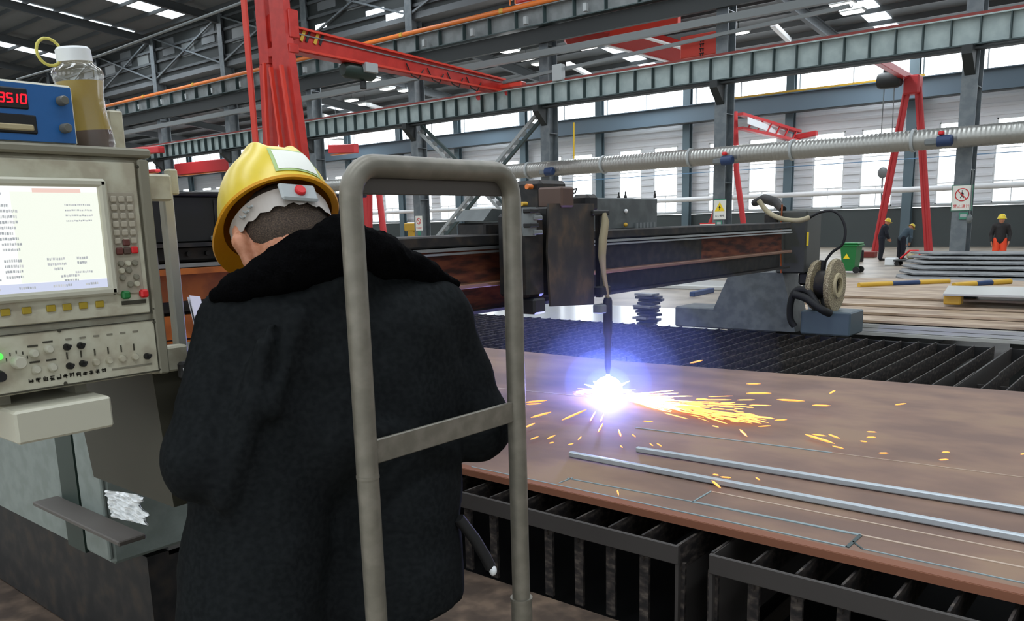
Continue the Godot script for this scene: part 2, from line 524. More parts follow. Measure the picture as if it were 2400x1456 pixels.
func build_roof() -> void:
	var roof := Node3D.new()
	roof.name = "ceiling"
	add_child(roof)
	tag(roof, "dark sheet metal roof on purlins and rafters", "", "", "structure")
	var L := XR - XL
	var cx := (XL + XR) / 2
	for s in [[Z1, -8.5], [-8.5, ZF + .3], [ZW - .3, Z1]]:
		var y0 := roof_y(s[0] + (.001 if s[0] == Z1 else 0.0)); var y1 := roof_y(s[1] - .001)
		var a := Vector3(cx, y0, s[0]); var c := Vector3(cx, y1 if s[1] != Z1 else 11.3, s[1])
		if s[1] == Z1: a.y = roof_y(s[0])
		var b := MB.new()
		b.bar(a + Vector3(0, .25, 0), c + Vector3(0, .25, 0), L, .3)
		part("roof_sheet", b, mats.roof, roof)
	# the step between the two roofs above the column row
	var st := MB.new()
	st.box(Vector3(cx, 13.1, Z1 - .2), Vector3(L, 3.2, .3))
	part("roof_step", st, mats.roof_dark, roof)
	for y in [12.0, 12.75, 13.5, 14.2]:
		boxpart("girt", Vector3(cx, y, Z1 + .02), Vector3(L, .14, .12), mats.purlin, roof)
	for k in range(-1, 12):
		var x := -6.3 - 8.2 * k
		for s in [0, 1]:
			var rb := MB.new()
			rb.bar(Vector3(x, 11.6 if s else 14.3, Z1 + .15), Vector3(x - 8.2, 14.3 if s else 11.6, Z1 + .15), .09, .09)
			part("brace_rod", rb, mats.column, roof)
		for m in 3:
			boxpart("step_sheet", Vector3(x - 1.6 - 2.4 * m, 13.1 + .4 * ((m + k) % 2), Z1 - .03), Vector3(1.5, 1.0, .03), mats.roof if (m + k) % 2 else mats.mid_grey, roof)
	var wn := 300
	for g in [[Vector3(-34.188, 12.338, -30.02), Vector3(-32.865, 11.994, -30.02)], [Vector3(-32.71, 11.968, -30.02), Vector3(-31.507, 11.551, -30.02)], [Vector3(-26.656, 10.423, -30.02), Vector3(-26.146, 10.27, -30.02)], [Vector3(-38.305, 12.284, -30.02), Vector3(-37.417, 12.057, -30.02)]]:
		var m: Vector3 = (g[0] + g[1]) / 2
		if m.y < 11.8: m.y = 11.8
		var wb := MB.new()
		wb.box(m, Vector3(absf(g[1].x - g[0].x), .34, .06))
		struct("window_%d" % wn, wb, mats.skylight)
		wn += 1
	var z := Z1 + .7
	while z < ZF:
		boxpart("purlin", Vector3(cx, roof_y(z) - .02, z), Vector3(L, .24, .09), mats.purlin, roof)
		z += 1.75
	z = ZW + 1.0
	while z < Z1 - .5:
		boxpart("purlin", Vector3(cx, roof_y(z) - .02, z), Vector3(L, .24, .09), mats.purlin, roof)
		z += 1.75
	for k in range(-1, 13):
		var x := -6.3 - 8.2 * k
		for s in [[Z1, -8.5], [-8.5, ZF], [ZW, Z1 - .3]]:
			var b := MB.new()
			var a := Vector3(x, roof_y(s[0] + .01) - .38, s[0] + .01); var c := Vector3(x, roof_y(s[1]) - .38, s[1])
			b.bar(a, c, .05, .44); b.bar(a + Vector3(0, .22, 0), c + Vector3(0, .22, 0), .22, .04); b.bar(a - Vector3(0, .22, 0), c - Vector3(0, .22, 0), .22, .04)
			part("rafter", b, mats.purlin, roof)

func skylight(n: int, x: float, z0: float, z1: float, w: float, e: float) -> void:
	# a translucent roof light strip under the sheet, lit from outside, and its light
	var a := Vector3(x, roof_y(z0) + .06, z0); var c := Vector3(x, roof_y(z1) + .06, z1)
	var b := MB.new()
	b.bar(a, c, w, .03)
	var o := struct("window_%d" % (200 + n), b, mats.skylight)
	o.set_meta("kind", "structure")
	var l := AreaLight3D.new()
	l.name = "skylight_lamp"
	l.light_color = Color(.94, .97, 1.0)
	l.light_energy = e
	l.area_size = Vector2(w, (c - a).length())
	l.shadow_enabled = true
	l.light_specular = 0.6
	add_child(l, true)
	l.position = (a + c) / 2 - Vector3(0, .35, 0)
	l.rotation = Vector3(-PI / 2 + atan((c.y - a.y) / (c.z - a.z)) * -1.0, 0, 0)

# ---------------------------------------------------------------- steelwork
func build_columns() -> void:
	var xs := [1.9, -6.28, -14.55, -22.76, -30.9, -39.0, -47.2, -55.4, -63.6, -71.8, -80.0, -88.2]
	var lab := {
		1: "grey steel column carrying the red no-walking sign", 2: "grey steel column carrying the yellow warning triangle sign", 3: "grey steel column with a pale box high up, right of the cross bracing",
		4: "grey steel column left of the cross bracing, carrying a small red and white sign", 5: "grey steel column just right of the red gantry legs",
	}
	for i in xs.size():
		var x: float = xs[i]
		var t := thing("steel_column", lab.get(i, "grey steel column in the far row beyond the red gantry legs" if i else "grey steel column at the right end of the row"), "column", Vector3(x, 0, -30.1), "" if lab.has(i) or i == 0 else "columns receding at the left")
		for z in [-29.78, -30.42]:
			boxpart("flange", Vector3(x, 7.2, z), Vector3(.46, 14.4, .04), mats.column, t)
		boxpart("web", Vector3(x, 7.2, -30.1), Vector3(.03, 14.4, .6), mats.column, t)
		for y in [2.9, 5.4, 9.0]:
			boxpart("stiffener", Vector3(x, y, -30.1), Vector3(.44, .025, .6), mats.column, t)
		var br := MB.new()
		br.prism(PackedVector2Array([Vector2(0, 0), Vector2(.62, .55), Vector2(.62, .8), Vector2(0, .8)]), .3, Transform3D(Basis(Vector3(0, 0, 1), Vector3.UP, Vector3(-1, 0, 0)), Vector3(x, 5.72, -29.76)))
		part("bracket", br, mats.dark_steel, t)

func girder(label: String, y0: float, y1: float, z: float, x0: float, pitch: float, fw: float, web: Material, stm: Material, x_first: float) -> Node3D:
	var t := thing("crane_girder", label, "girder", Vector3(-50, y0, z))
	var x1 := XR - 1.0
	var cx := (x0 + x1) / 2
	var L := x1 - x0
	boxpart("web", Vector3(cx, (y0 + y1) / 2, z), Vector3(L, y1 - y0 - .06, .03), web, t)
	boxpart("bottom_flange", Vector3(cx, y0 + .02, z), Vector3(L, .04, fw), stm, t)
	boxpart("top_flange", Vector3(cx, y1 - .02, z), Vector3(L, .04, fw), web, t)
	var bm := BoxMesh.new()
	bm.size = Vector3(.035, y1 - y0 - .08, fw * .46)
	var far := MB.new()
	var x := x_first
	while x > x0 + 1:
		if x > -66.0: put("stiffener", bm, stm, t, Vector3(x, (y0 + y1) / 2, z + fw * .24) - t.position)
		else: far.box(Vector3(x, (y0 + y1) / 2, z + fw * .24), bm.size)
		x -= pitch
	tag(part("distant_stiffeners", far, stm, t), "", "", "", "stuff")
	return t

func build_steelwork() -> void:
	build_columns()
	var t := girder("pale grey-green crane girder with a red top rail, lower one on the column row", 6.52, 7.36, -29.5, XL + 2, .80, .42, mats.girder, mats.stiff_dark, 6.0)
	boxpart("rail", Vector3(-48, 7.42, -29.5), Vector3(124, .1, .16), mats.rail_red, t)
	boxpart("surge_plate", Vector3(-48, 6.44, -29.55), Vector3(124, .06, .36), mats.dark_steel, t)
	t = girder("grey crane girder below the orange pipe, upper one on the column row", 9.72, 10.48, -29.5, XL + 2, 1.52, .5, mats.girder_near, mats.stiff_dark, 5.0)
	boxpart("lower_beam", Vector3(-48, 9.36, -29.6), Vector3(124, .62, .2), mats.dark_steel, t)
	var bk := BoxMesh.new()
	bk.size = Vector3(.16, .3, .16)
	var x := -8.0
	while x > -62.0:
		put("cable_bracket", bk, mats.pale_grey, t, Vector3(x, 9.98, -29.18) - t.position)
		x -= 3.04
	var b := MB.new()
	b.tube([Vector3(XL + 2, 10.56, -29.3), Vector3(-60, 10.56, -29.3), Vector3(-30, 10.6, -29.3), Vector3(14, 10.6, -29.3)], .11, 10)
	var pipe := solo("conduit_pipe", b, mats.orange, "orange pipe running along the top of the upper crane girder", "pipe")
	for k in 8:
		boxpart("clip", Vector3(-12.0 - k * 6.3, 10.6, -29.3), Vector3(.22, .2, .26), mats.yellow, pipe, .03)
	b = MB.new()
	b.bar(Vector3(XL + 2, 8.5, -29.45), Vector3(14, 8.66, -29.45), .26, .26)
	solo("cable_tray", b, mats.mid_grey, "grey cable tray running between the two crane girders", "cable tray")
	b = MB.new()
	b.bar(Vector3(-24.79, 7.728, -29.5), Vector3(-9.95, 8.305, -29.5), .12, .12)
	solo("cable_tray", b, mats.mid_grey, "thin grey rail between the cable tray and the lower girder", "rail")
	b = MB.new()
	b.tube([Vector3(-52.19, 10.205, -20), Vector3(-42.077, 10.051, -20), Vector3(-29.875, 10.301, -20), Vector3(-27.894, 10.383, -20)], .06, 8)
	solo("service_pipe", b, mats.mid_grey, "thin grey pipe under the roof behind the bottle", "pipe")
	# the girder on the far wall with its yellow busbar
	t = thing("crane_girder", "blue-grey crane girder along the far wall under the high windows", "girder", Vector3(-50, 6.75, -43.0))
	boxpart("web", Vector3(-48, 7.25, -43.0), Vector3(124, .9, .04), mats.girder_wall, t)
	boxpart("bottom_flange", Vector3(-48, 6.78, -43.0), Vector3(124, .05, .5), mats.dark_steel, t)
	boxpart("top_flange", Vector3(-48, 7.7, -43.0), Vector3(124, .04, .5), mats.girder_wall, t)
	b = MB.new()
	b.bar(Vector3(-20.2, 7.78, -42.85), Vector3(-10.9, 7.78, -42.85), .1, .09)
	solo("busbar", b, mats.yellow, "yellow conductor bar on the far wall girder", "bar")
	# cross bracing
	var pairs := [[Vector3(-30.6, 6.3, -30.1), Vector3(-26.9, 3.45, -30.1)], [Vector3(-23.0, 6.3, -30.1), Vector3(-26.7, 3.35, -30.1)], [Vector3(-26.7, 3.3, -30.1), Vector3(-30.4, .3, -30.1)], [Vector3(-26.6, 3.35, -30.1), Vector3(-23.0, .4, -30.1)]]
	t = thing("cross_brace", "grey steel X-shaped cross bracing between two columns behind the guard frame", "bracing", Vector3(-26.8, .3, -30.1))
	for p in pairs:
		var d := (p[1] - p[0]) as Vector3
		var side := d.cross(Vector3.BACK).normalized() * .17
		for s in [-1, 1]:
			b = MB.new()
			b.bar(p[0] + side * s + Vector3(0, 0, .16), p[1] + side * s + Vector3(0, 0, .16), .12, .14)
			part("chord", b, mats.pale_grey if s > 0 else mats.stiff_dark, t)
		var n := 9
		for i in n:
			b = MB.new()
			b.box(p[0] + d * (i + .5) / n + Vector3(0, 0, .2), Vector3(.3, .22, .03))
			part("batten", b, mats.mid_grey, t)
	boxpart("gusset", Vector3(-26.8, 3.38, -29.95), Vector3(.8, .6, .05), mats.pale_grey, t)
	# spiral duct in front of the columns
	t = thing("spiral_duct", "long silver spiral ventilation duct running in front of the columns", "duct", Vector3(-40, 3.55, -29.25))
	var xd := 8.0
	var k := 0
	while xd > -70.0:
		var prof := []
		var y := 0.0
		while y < 3.86:
			prof.append(Vector2(.315, y)); prof.append(Vector2(.321, y + .02)); prof.append(Vector2(.321, y + .03)); prof.append(Vector2(.315, y + .05))
			y += .13
		prof.append(Vector2(.315, 3.9))
		var dm := MB.new()
		dm.lathe(prof, 24, Transform3D(Basis(Vector3(0, -1, 0), Vector3(-1, 0, 0), Vector3(0, 0, -1)), Vector3(xd, 3.86, -29.25)))
		part("duct_length", dm, mats.duct, t)
		var fl := MB.new()
		fl.lathe([Vector2(.3, 0), Vector2(.36, 0), Vector2(.36, .09), Vector2(.3, .09)], 24, Transform3D(Basis(Vector3(0, -1, 0), Vector3(-1, 0, 0), Vector3(0, 0, -1)), Vector3(xd, 3.86, -29.25)))
		part("joint_ring", fl, mats.pale_grey, t)
		xd -= 3.9
		k += 1
	for d in [[Vector3(-6.642, 3.753, -28.85), 0], [Vector3(-13.788, 3.642, -28.85), 1], [Vector3(-21.836, 3.72, -28.85), 2]]:
		var p: Vector3 = d[0]
		var dt := thing("duct_damper", ["blue and red valve on the silver duct left of the no-walking sign column", "blue and red valve on the silver duct in front of the warning sign column", "dark blue valve on the silver duct above the torch carriage"][d[1]], "valve", p)
		b = MB.new()
		b.lathe([Vector2(0, -.22), Vector2(.17, -.22), Vector2(.17, .18), Vector2(.13, .22), Vector2(0, .22)], 16, Transform3D(Basis(Vector3(0, 0, 1), Vector3(1, .0, .15).normalized(), Vector3(0, 1, 0)), p))
		part("actuator", b, mats.barrier_blue, dt)
		boxpart("stub", p + Vector3(-.35, 0, -.1), Vector3(.5, .2, .2), mats.mid_grey, dt, .04)
		if d[1] < 2: boxpart("cap", p + Vector3(-.12, .24, 0), Vector3(.16, .12, .16), mats.sign_red, dt, .03)
	b = MB.new()
	b.tube([Vector3(-70, 2.62, -42.3), Vector3(-20, 2.66, -42.3), Vector3(10, 2.72, -42.3)], .13, 10)
	solo("service_pipe", b, mats.white, "white pipe along the far wall across the tall windows", "pipe")
	b = MB.new()
	b.box((Vector3(-21.662, 7.704, -29.35)), Vector3(.5, .66, .3), .03)
	solo("junction_box", b, mats.pale_grey, "pale grey box high on the column right of the cross bracing", "box")

func build_wall_extras() -> void:
	var b := MB.new()
	b.tube([Vector3(-20.802, 5.637, -29.2), Vector3(-20.822, 4.189, -29.2)], .03, 6)
	solo("rope", b, mats.rope_yellow, "yellow rope hanging below the lower girder, right of the cross bracing", "rope")
	b = MB.new()
	b.tube([Vector3(-60, 4.05, -43.2), Vector3(8, 4.15, -43.2)], .022, 6)
	solo("service_pipe", b, mats.pipe_blue, "thin blue pipe along the far wall across the tall windows", "pipe")
	b = MB.new()
	var p := Vector3(-12.42, 3.522, -42.6)
	b.ball(p, Vector3(.24, .26, .12), 16, 10)
	b.tube([p, p + Vector3(0, -1.0, 0), p + Vector3(0, -2.0, -.2)], .04, 6)
	solo("wall_fan", b, mats.mid_grey, "round grey fan head on a stem before the tall window left of the A-frame leg", "fan")
	p = Vector3(-37.863, 1.561, -36)
	b = MB.new()
	b.box(p, Vector3(1.0, .5, .5), .06); b.box(p + Vector3(0, -.6, 0), Vector3(.5, .8, .4), .05); b.box(Vector3(p.x, p.y / 2 - .4, p.z), Vector3(.3, p.y - .8, .3))
	solo("yellow_machine", b, mats.yellow, "small yellow machine by the far wall seen through the guard frame", "machine")

# ---------------------------------------------------------------- red cranes
func build_cranes() -> void:
	# semi-gantry crane: legs on our side, the beam's far end runs on the lower girder
	var t := thing("semi_gantry_crane", "red semi-gantry crane with tall bundled legs behind the man in the yellow helmet", "crane", Vector3(-25.5, 0, -18.0))
	var b := MB.new()
	b.bar(Vector3(-26.80, 0, -18.0), Vector3(-26.85, 11.2, -18.0), .28, .10, .02, Vector3.BACK)
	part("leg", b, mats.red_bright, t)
	b = MB.new()
	b.bar(Vector3(-26.15, 0, -18.0), Vector3(-25.78, 7.2, -18.0), .60, .26, .03, Vector3.BACK)
	b.bar(Vector3(-25.78, 7.2, -18.0), Vector3(-25.80, 11.2, -18.0), .54, .26, .03, Vector3.BACK)
	part("leg", b, mats.red, t)
	b = MB.new()
	b.prism(PackedVector2Array([Vector2(-25.2, 11.2), Vector2(-24.5, 11.2), Vector2(-24.4, 8.0), Vector2(-23.5, 0), Vector2(-24.6, 0), Vector2(-24.9, 3.4), Vector2(-25.3, 6.6), Vector2(-25.2, 8.0)]), .28, Transform3D(Basis.IDENTITY, Vector3(0, 0, -18.0)))
	part("leg", b, mats.red, t)
	for s in [-1, 1]:
		b = MB.new()
		b.bar(Vector3(-24.05 + s * .4, 0, -17.7), Vector3(-24.85 + s * .3, 7.0, -17.7), .1, .12, 0, Vector3.BACK)
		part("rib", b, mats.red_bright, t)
	b = MB.new()
	b.bar(Vector3(-25.9, 0, -17.7), Vector3(-25.5, 7.2, -17.7), .1, .1, 0, Vector3.BACK)
	part("rib", b, mats.red_bright, t)
	b = MB.new()
	b.box(Vector3(-25.2, 7.55, -18.1), Vector3(1.8, .3, .4), .03); b.box(Vector3(-25.2, 8.35, -18.2), Vector3(1.7, .9, .4), .03)
	part("head_plate", b, mats.red, t)
	# beam: tapered box with flanges
	var A := Vector3(-25.2, 8.047, -18.27); var E := Vector3(-25.2, 7.622, -29.743)
	b = MB.new()
	var q := []
	for e in [[A, .42, .42], [E, .27, .3]]:
		var c: Vector3 = e[0]
		q.append([c + Vector3(-.25, -e[2], 0), c + Vector3(.25, -e[2], 0), c + Vector3(.25, e[1], 0), c + Vector3(-.25, e[1], 0)])
	var mid: Vector3 = (A + E) / 2
	for i in 4: b.quad(q[0][i], q[0][(i + 1) % 4], q[1][(i + 1) % 4], q[1][i], mid)
	b.quad(q[0][0], q[0][1], q[0][2], q[0][3], mid); b.quad(q[1][0], q[1][1], q[1][2], q[1][3], mid)
	part("beam", b, mats.red, t)
	for e in [1, -1]:
		b = MB.new()
		var o := Vector3(.06, e * .36, 0); var o2 := Vector3(.06, e * .25, 0)
		b.bar(A + o, E + o2, .62, .07)
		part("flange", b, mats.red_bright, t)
	b = MB.new()
	b.bar(A + Vector3(.28, .17, 0), E + Vector3(.28, .12, 0), .03, .04)
	part("cable_rail", b, mats.mid_grey, t)
	for i in 2:
		b = MB.new()
		var p := A.lerp(E, .06 + i * .05) + Vector3(.28, .16, 0)
		b.bar(p + Vector3(0, -.2, .1), p + Vector3(0, .2, -.1), .02, .12)
		part("hazard_stripe", b, mats.yellow, t)
		b = MB.new()
		b.bar(p + Vector3(0, -.2, -.12), p + Vector3(0, .2, -.32), .02, .1)
		part("hazard_stripe", b, mats.black, t)
	var ec: Vector3 = E + Vector3(0, -.22, .1)
	b = MB.new()
	b.box(ec + Vector3(.1, .1, 0), Vector3(2.7, .32, .36), .04)
	part("end_truck", b, mats.red_bright, t)
	for s in [-1, 1]:
		b = MB.new()
		b.lathe([Vector2(0, -.08), Vector2(.17, -.08), Vector2(.17, .08), Vector2(0, .08)], 16, Transform3D(Basis(Vector3(1, 0, 0), Vector3(0, 0, 1), Vector3(0, -1, 0)), ec + Vector3(s * .85 - .2, -.1, .1)))
		part("wheel", b, mats.red_far, t)
	# cables looping under the beam
	for i in 4:
		var p0 := A.lerp(E, .48 + i * .1) + Vector3(.3, .0, 0); var p1 := A.lerp(E, .56 + i * .1) + Vector3(.3, -.1, 0)
		b = MB.new()
		b.tube([p0, p0.lerp(p1, .3) + Vector3(0, -.38, 0), p0.lerp(p1, .7) + Vector3(0, -.42, 0), p1], .025, 6)
		part("cable_loop", b, mats.dark_steel, t)
	# hoist
	var H := Vector3(-25.2, 7.32, -21.588)
	t = thing("chain_hoist", "dark green hoist with a pale box hanging under the red crane beam", "hoist", H)
	b = MB.new()
	b.lathe([Vector2(0, -.75), Vector2(.2, -.75), Vector2(.3, -.6), Vector2(.3, .6), Vector2(.2, .75), Vector2(0, .75)], 16, Transform3D(Basis(Vector3(0, 1, 0), Vector3(0, 0, 1), Vector3(1, 0, 0)), H))
	part("drum", b, mats.machine_dark_green, t)
	boxpart("control_box", H + Vector3(.3, .12, -.3), Vector3(.3, .34, .6), mats.pale_grey, t, .02)
	boxpart("hanger", H + Vector3(0, .45, 0), Vector3(.12, .5, .3), mats.dark_steel, t)
	boxpart("hook_block", H + Vector3(0, -.45, -.2), Vector3(.2, .3, .2), mats.dark_steel, t, .03)
	# second crane, right: A-frame legs by the far wall, its beam comes towards the lower girder
	t = thing("semi_gantry_crane", "red A-frame crane leg standing by the far wall near the no-walking sign", "crane", Vector3(-10.2, 0, -38.5))
	var ap := Vector3(-10.2, 7.0, -38.5)
	for s in [[-11.35, 0], [-9.2, 1]]:
		for h in [-1, 1]:
			b = MB.new()
			b.tube([Vector3(s[0] + h * .10, 0, -38.5), ap + Vector3((-.24 if s[1] == 0 else .18) + h * .08, -.3, 0)], .07, 8)
			part("leg", b, mats.red_far, t)
		b = MB.new()
		b.bar(Vector3(s[0], .0, -38.5), ap + Vector3(-.24 if s[1] == 0 else .18, -.3, 0), .14, .04, 0, Vector3.BACK)
		part("leg_plate", b, mats.red_far, t)
	boxpart("head", ap + Vector3(-.03, -.2, 0), Vector3(.62, .75, .6), mats.red_far, t, .06)
	b = MB.new()
	b.bar(Vector3(-10.5, 7.15, -38.9), Vector3(-10.5, 7.5, -30.4), .26, .28, .02)
	part("beam", b, mats.red_far, t)
	H = Vector3(-11.017, 7.041, -38)
	t = thing("chain_hoist", "dark hoist beside the head of the red A-frame crane at right", "hoist", H)
	b = MB.new()
	b.lathe([Vector2(0, -.45), Vector2(.28, -.45), Vector2(.34, -.3), Vector2(.34, .3), Vector2(.28, .45), Vector2(0, .45)], 14, Transform3D(Basis(Vector3(0, 1, 0), Vector3(1, 0, 0), Vector3(0, 0, -1)), H))
	part("drum", b, mats.dark_steel, t)
	boxpart("hanger", H + Vector3(0, .35, 0), Vector3(.5, .3, .2), mats.dark_steel, t, .02)
	for s in [-1, 1]:
		b = MB.new()
		b.tube([H + Vector3(s * .2, -.3, 0), H + Vector3(s * .22, -2.6, 0)], .02, 5)
		part("chain", b, mats.mid_grey, t)
	# third crane: red lattice beam over to the wall, with a leg behind the warning sign column
	t = thing("semi_gantry_crane", "red crane with a pale lattice beam behind the warning sign column", "crane", Vector3(-17.9, 0, -38.0))
	b = MB.new()
	b.tube([Vector3(-17.35, 0, -38.0), Vector3(-17.284, 1.404, -38), Vector3(-17.694, 3.79, -38), Vector3(-17.851, 6.474, -38)], .14, 8)
	part("leg", b, mats.red_far, t)
	b = MB.new()
	b.tube([Vector3(-19.6, 0, -38.0), Vector3(-18.831, 1.743, -38), Vector3(-18.468, 3.438, -38), Vector3(-17.851, 6.474, -38)], .1, 8)
	part("leg", b, mats.red_far, t)
	var c0 := Vector3(-17.332, 5.967, -37.5); var c1 := Vector3(-16.625, 5.543, -42.8)
	for e in [.24, -.24]:
		b = MB.new()
		b.bar(c0 + Vector3(0, e * 1.3, 0), c1 + Vector3(0, e, 0), .3, .13)
		part("chord", b, mats.red_far, t)
	for i in 6:
		b = MB.new()
		var g0 := c0.lerp(c1, .1 + i * .15); var g1 := c0.lerp(c1, .18 + i * .15)
		b.bar(g0 + Vector3(.1, -.24, 0), g1 + Vector3(.1, .24, 0), .06, .06)
		part("lacing", b, mats.red_far, t)
	boxpart("web", (c0 + c1) / 2, Vector3(.04, .3, absf(c1.z - c0.z)), mats.siding, t, 0, Basis(Vector3.RIGHT, atan2(c1.y - c0.y, -(c1.z - c0.z)) ))
	b = MB.new()
	b.bar(Vector3(-16.738, 5.505, -42.7), Vector3(-15.668, 5.621, -42.7), .3, .25, .03)
	part("end_truck", b, mats.red_far, t)
	# red pieces further back on the left
	var far := [
		[[Vector3(-69.36, 6.905, -38.5), Vector3(-61.089, 6.846, -38.5)], .95, "red crane beam showing left of the yellow helmet"],
		[[Vector3(-58.851, 7.184, -28.7), Vector3(-53.434, 6.928, -28.7)], .42, "red crane beam showing above the control console"],
		[[Vector3(-48.368, 7.058, -38.5), Vector3(-45.618, 6.911, -38.5)], .6, "red crane beam showing right of the yellow helmet"],
		[[Vector3(-69.715, 6.709, -36), Vector3(-67.926, 6.674, -36)], .25, "small red crane end showing at the console's upper right corner"],
	]
	for f in far:
		b = MB.new()
		b.bar(f[0][0], f[0][1], .5, f[1], .05)
		var o := solo("crane_beam", b, mats.red_far, f[2], "crane beam")
		boxpart("rail", (f[0][0] + f[0][1]) / 2 + Vector3(0, -f[1] / 2 - .04, 0), Vector3((f[0][1] - f[0][0]).length() * .9, .07, .3), mats.orange, o)
	t = thing("semi_gantry_crane", "pair of red crane legs seen through the guard frame", "crane", Vector3(-44.133, 1.249, -38.5))
	for g in [[Vector3(-44.852, 1.114, -38.5), Vector3(-44.838, 4.266, -38.5), .3], [Vector3(-43.196, 1.038, -38.5), Vector3(-43.707, 4.214, -38.5), .22], [Vector3(-44.852, 1.114, -38.5), Vector3(-44.313, 4.242, -38.5), .2]]:
		b = MB.new()
		b.tube([g[0] - Vector3(0, 1.0, 0), g[1] + Vector3(0, 1.4, 0)], g[2], 8)
		part("leg", b, mats.red_far, t)
	# red bridge crane under the second roof
	t = thing("bridge_crane", "red overhead bridge crane behind the upper girders", "crane", Vector3(-18.5, 8.2, -32))
	b = MB.new()
	b.box(Vector3(-20.55, 9.42, -35.2), Vector3(2.0, .34, 7.4), .03)
	part("girder", b, mats.red_matte, t)
	for xx in [-21.55, -19.5]:
		b = MB.new()
		b.box(Vector3(xx, 9.24, -35.2), Vector3(.22, .06, 7.4))
		part("edge_strip", b, mats.white, t)
	b = MB.new()
	b.box((Vector3(-15.986, 8.185, -31)), Vector3(1.7, .82, .3), .03)
	part("end_plate", b, mats.red_bright, t)
	b = MB.new()
	b.box((Vector3(-15.219, 8.103, -31)), Vector3(.14, .8, .32), .02)
	part("end_stop", b, mats.pale_grey, t)
	var lp := Vector3(-15.916, 8.121, -30.83)
	for i in 4:
		b = MB.new()
		b.box(lp + Vector3(.0, .25 - i * .17, 0), Vector3(.2, .03, .02)); b.box(lp + Vector3(-.04, .2 - i * .17, 0), Vector3(.03, .12, .02)); b.box(lp + Vector3(.06, .2 - i * .17, 0), Vector3(.03, .1, .02))
		part("character", b, mats.black, t)
	b = MB.new()
	b.box((Vector3(-18.793, 9.41, -31.4)), Vector3(3.2, .8, .3), .03)
	part("trolley_plate", b, mats.red_bright, t)
	b = MB.new()
	b.box((Vector3(-21.558, 9.538, -31.6)), Vector3(2.4, .75, 1.0), .2)
	part("trolley", b, mats.red, t)

func build_high_crane() -> void:
	var c := Vector3(-22.95, 10.655, -29.45)
	var t := thing("crane_end_truck", "red crane end truck with an orange ladder on the upper girder, at the top edge", "crane truck", Vector3(c.x, 10.72, c.z))
	boxpart("truck", Vector3(c.x, 11.0, c.z), Vector3(1.9, .5, .4), mats.red, t, .04)
	boxpart("upright", Vector3(c.x + .3, 11.7, c.z), Vector3(.9, 1.2, .36), mats.red, t, .04)
	for s in [-.85, -1.15]:
		boxpart("ladder_rail", Vector3(c.x + s, 11.4, c.z + .2), Vector3(.05, 1.3, .05), mats.orange, t)
	for i in 4:
		boxpart("rung", Vector3(c.x - 1.0, 10.95 + i * .3, c.z + .2), Vector3(.3, .04, .04), mats.orange, t)

# ---------------------------------------------------------------- lamps and other things under the roof
func build_lamps() -> void:
	var spots := [Vector3(-26.802, 9.7, -32.43), Vector3(-27.542, 9.7, -34.556), Vector3(-27.802, 9.7, -36.117), Vector3(-37.189, 9.7, -32.847), Vector3(-38.97, 9.7, -35.561), Vector3(-38.746, 9.7, -36.811), Vector3(-43.923, 9.7, -36.912), Vector3(-44.709, 9.7, -38.693), Vector3(-16.501, 9.7, -31.77), Vector3(-17.299, 9.7, -36.981), Vector3(-12.157, 9.7, -35.307), Vector3(-12.271, 9.7, -36.824), Vector3(-20.846, 9.7, -34.464), Vector3(-23.844, 9.7, -34.619), Vector3(-64.531, 9.7, -52.185)]
	for i in spots.size():
		var p: Vector3 = spots[i]
		if p.z < -40.5:
			var sc := 40.0 / -p.z
			p = Vector3(p.x * sc, 1.6 + (p.y - 1.6) * sc, -40.0)
		var t := thing("high_bay_lamp", "bright oblong lamp hanging under the far bay's roof", "lamp", p, "lamps under the far roof")
		var b := MB.new()
		b.box(p + Vector3(0, .08, 0), Vector3(.95, .1, .55), .03)
		part("housing", b, mats.pale_grey, t)
		b = MB.new()
		b.box(p, Vector3(.85, .05, .45))
		part("lamp_face", b, mats.lamp, t)
		b = MB.new()
		b.tube([p + Vector3(0, .12, 0), Vector3(p.x, roof_y(p.z), p.z)], .015, 5)
		part("rod", b, mats.dark_steel, t)
		if i % 3 == 0:
			var l := OmniLight3D.new()
			l.name = "lamp_light"
			l.light_energy = 3.0
			l.light_size = .3
			l.omni_range = 60
			l.omni_attenuation = 2.0
			l.shadow_enabled = true
			t.add_child(l)
			l.position = Vector3(0, -.2, 0)
	# pale tubes laid along the slope under the far roof
	for s in [[Vector3(-14.844, 9.36, -35), Vector3(-15.792, 9.488, -39), "pale tube slanting under the roof above the lower girder, right of the warning sign column"], [Vector3(-25.227, 9.22, -35), Vector3(-27.394, 9.535, -40), "pale tube slanting under the roof, right of the pale box on the column"], [Vector3(-40.169, 8.898, -35), Vector3(-44.027, 9.382, -40), "pale tube slanting under the roof below the red crane beam"], [Vector3(-44.606, 8.716, -35), Vector3(-49.548, 9.326, -40), "pale tube slanting under the roof just right of the red legs"]]:
		var b := MB.new()
		b.bar(s[0], s[1], .26, .2, .03)
		solo("roof_tube", b, mats.white, s[2], "tube")
# ---------------------------------------------------------------- cutting table, plate and sparks
const ARC := Vector3(-2.578, .645, -3.925)

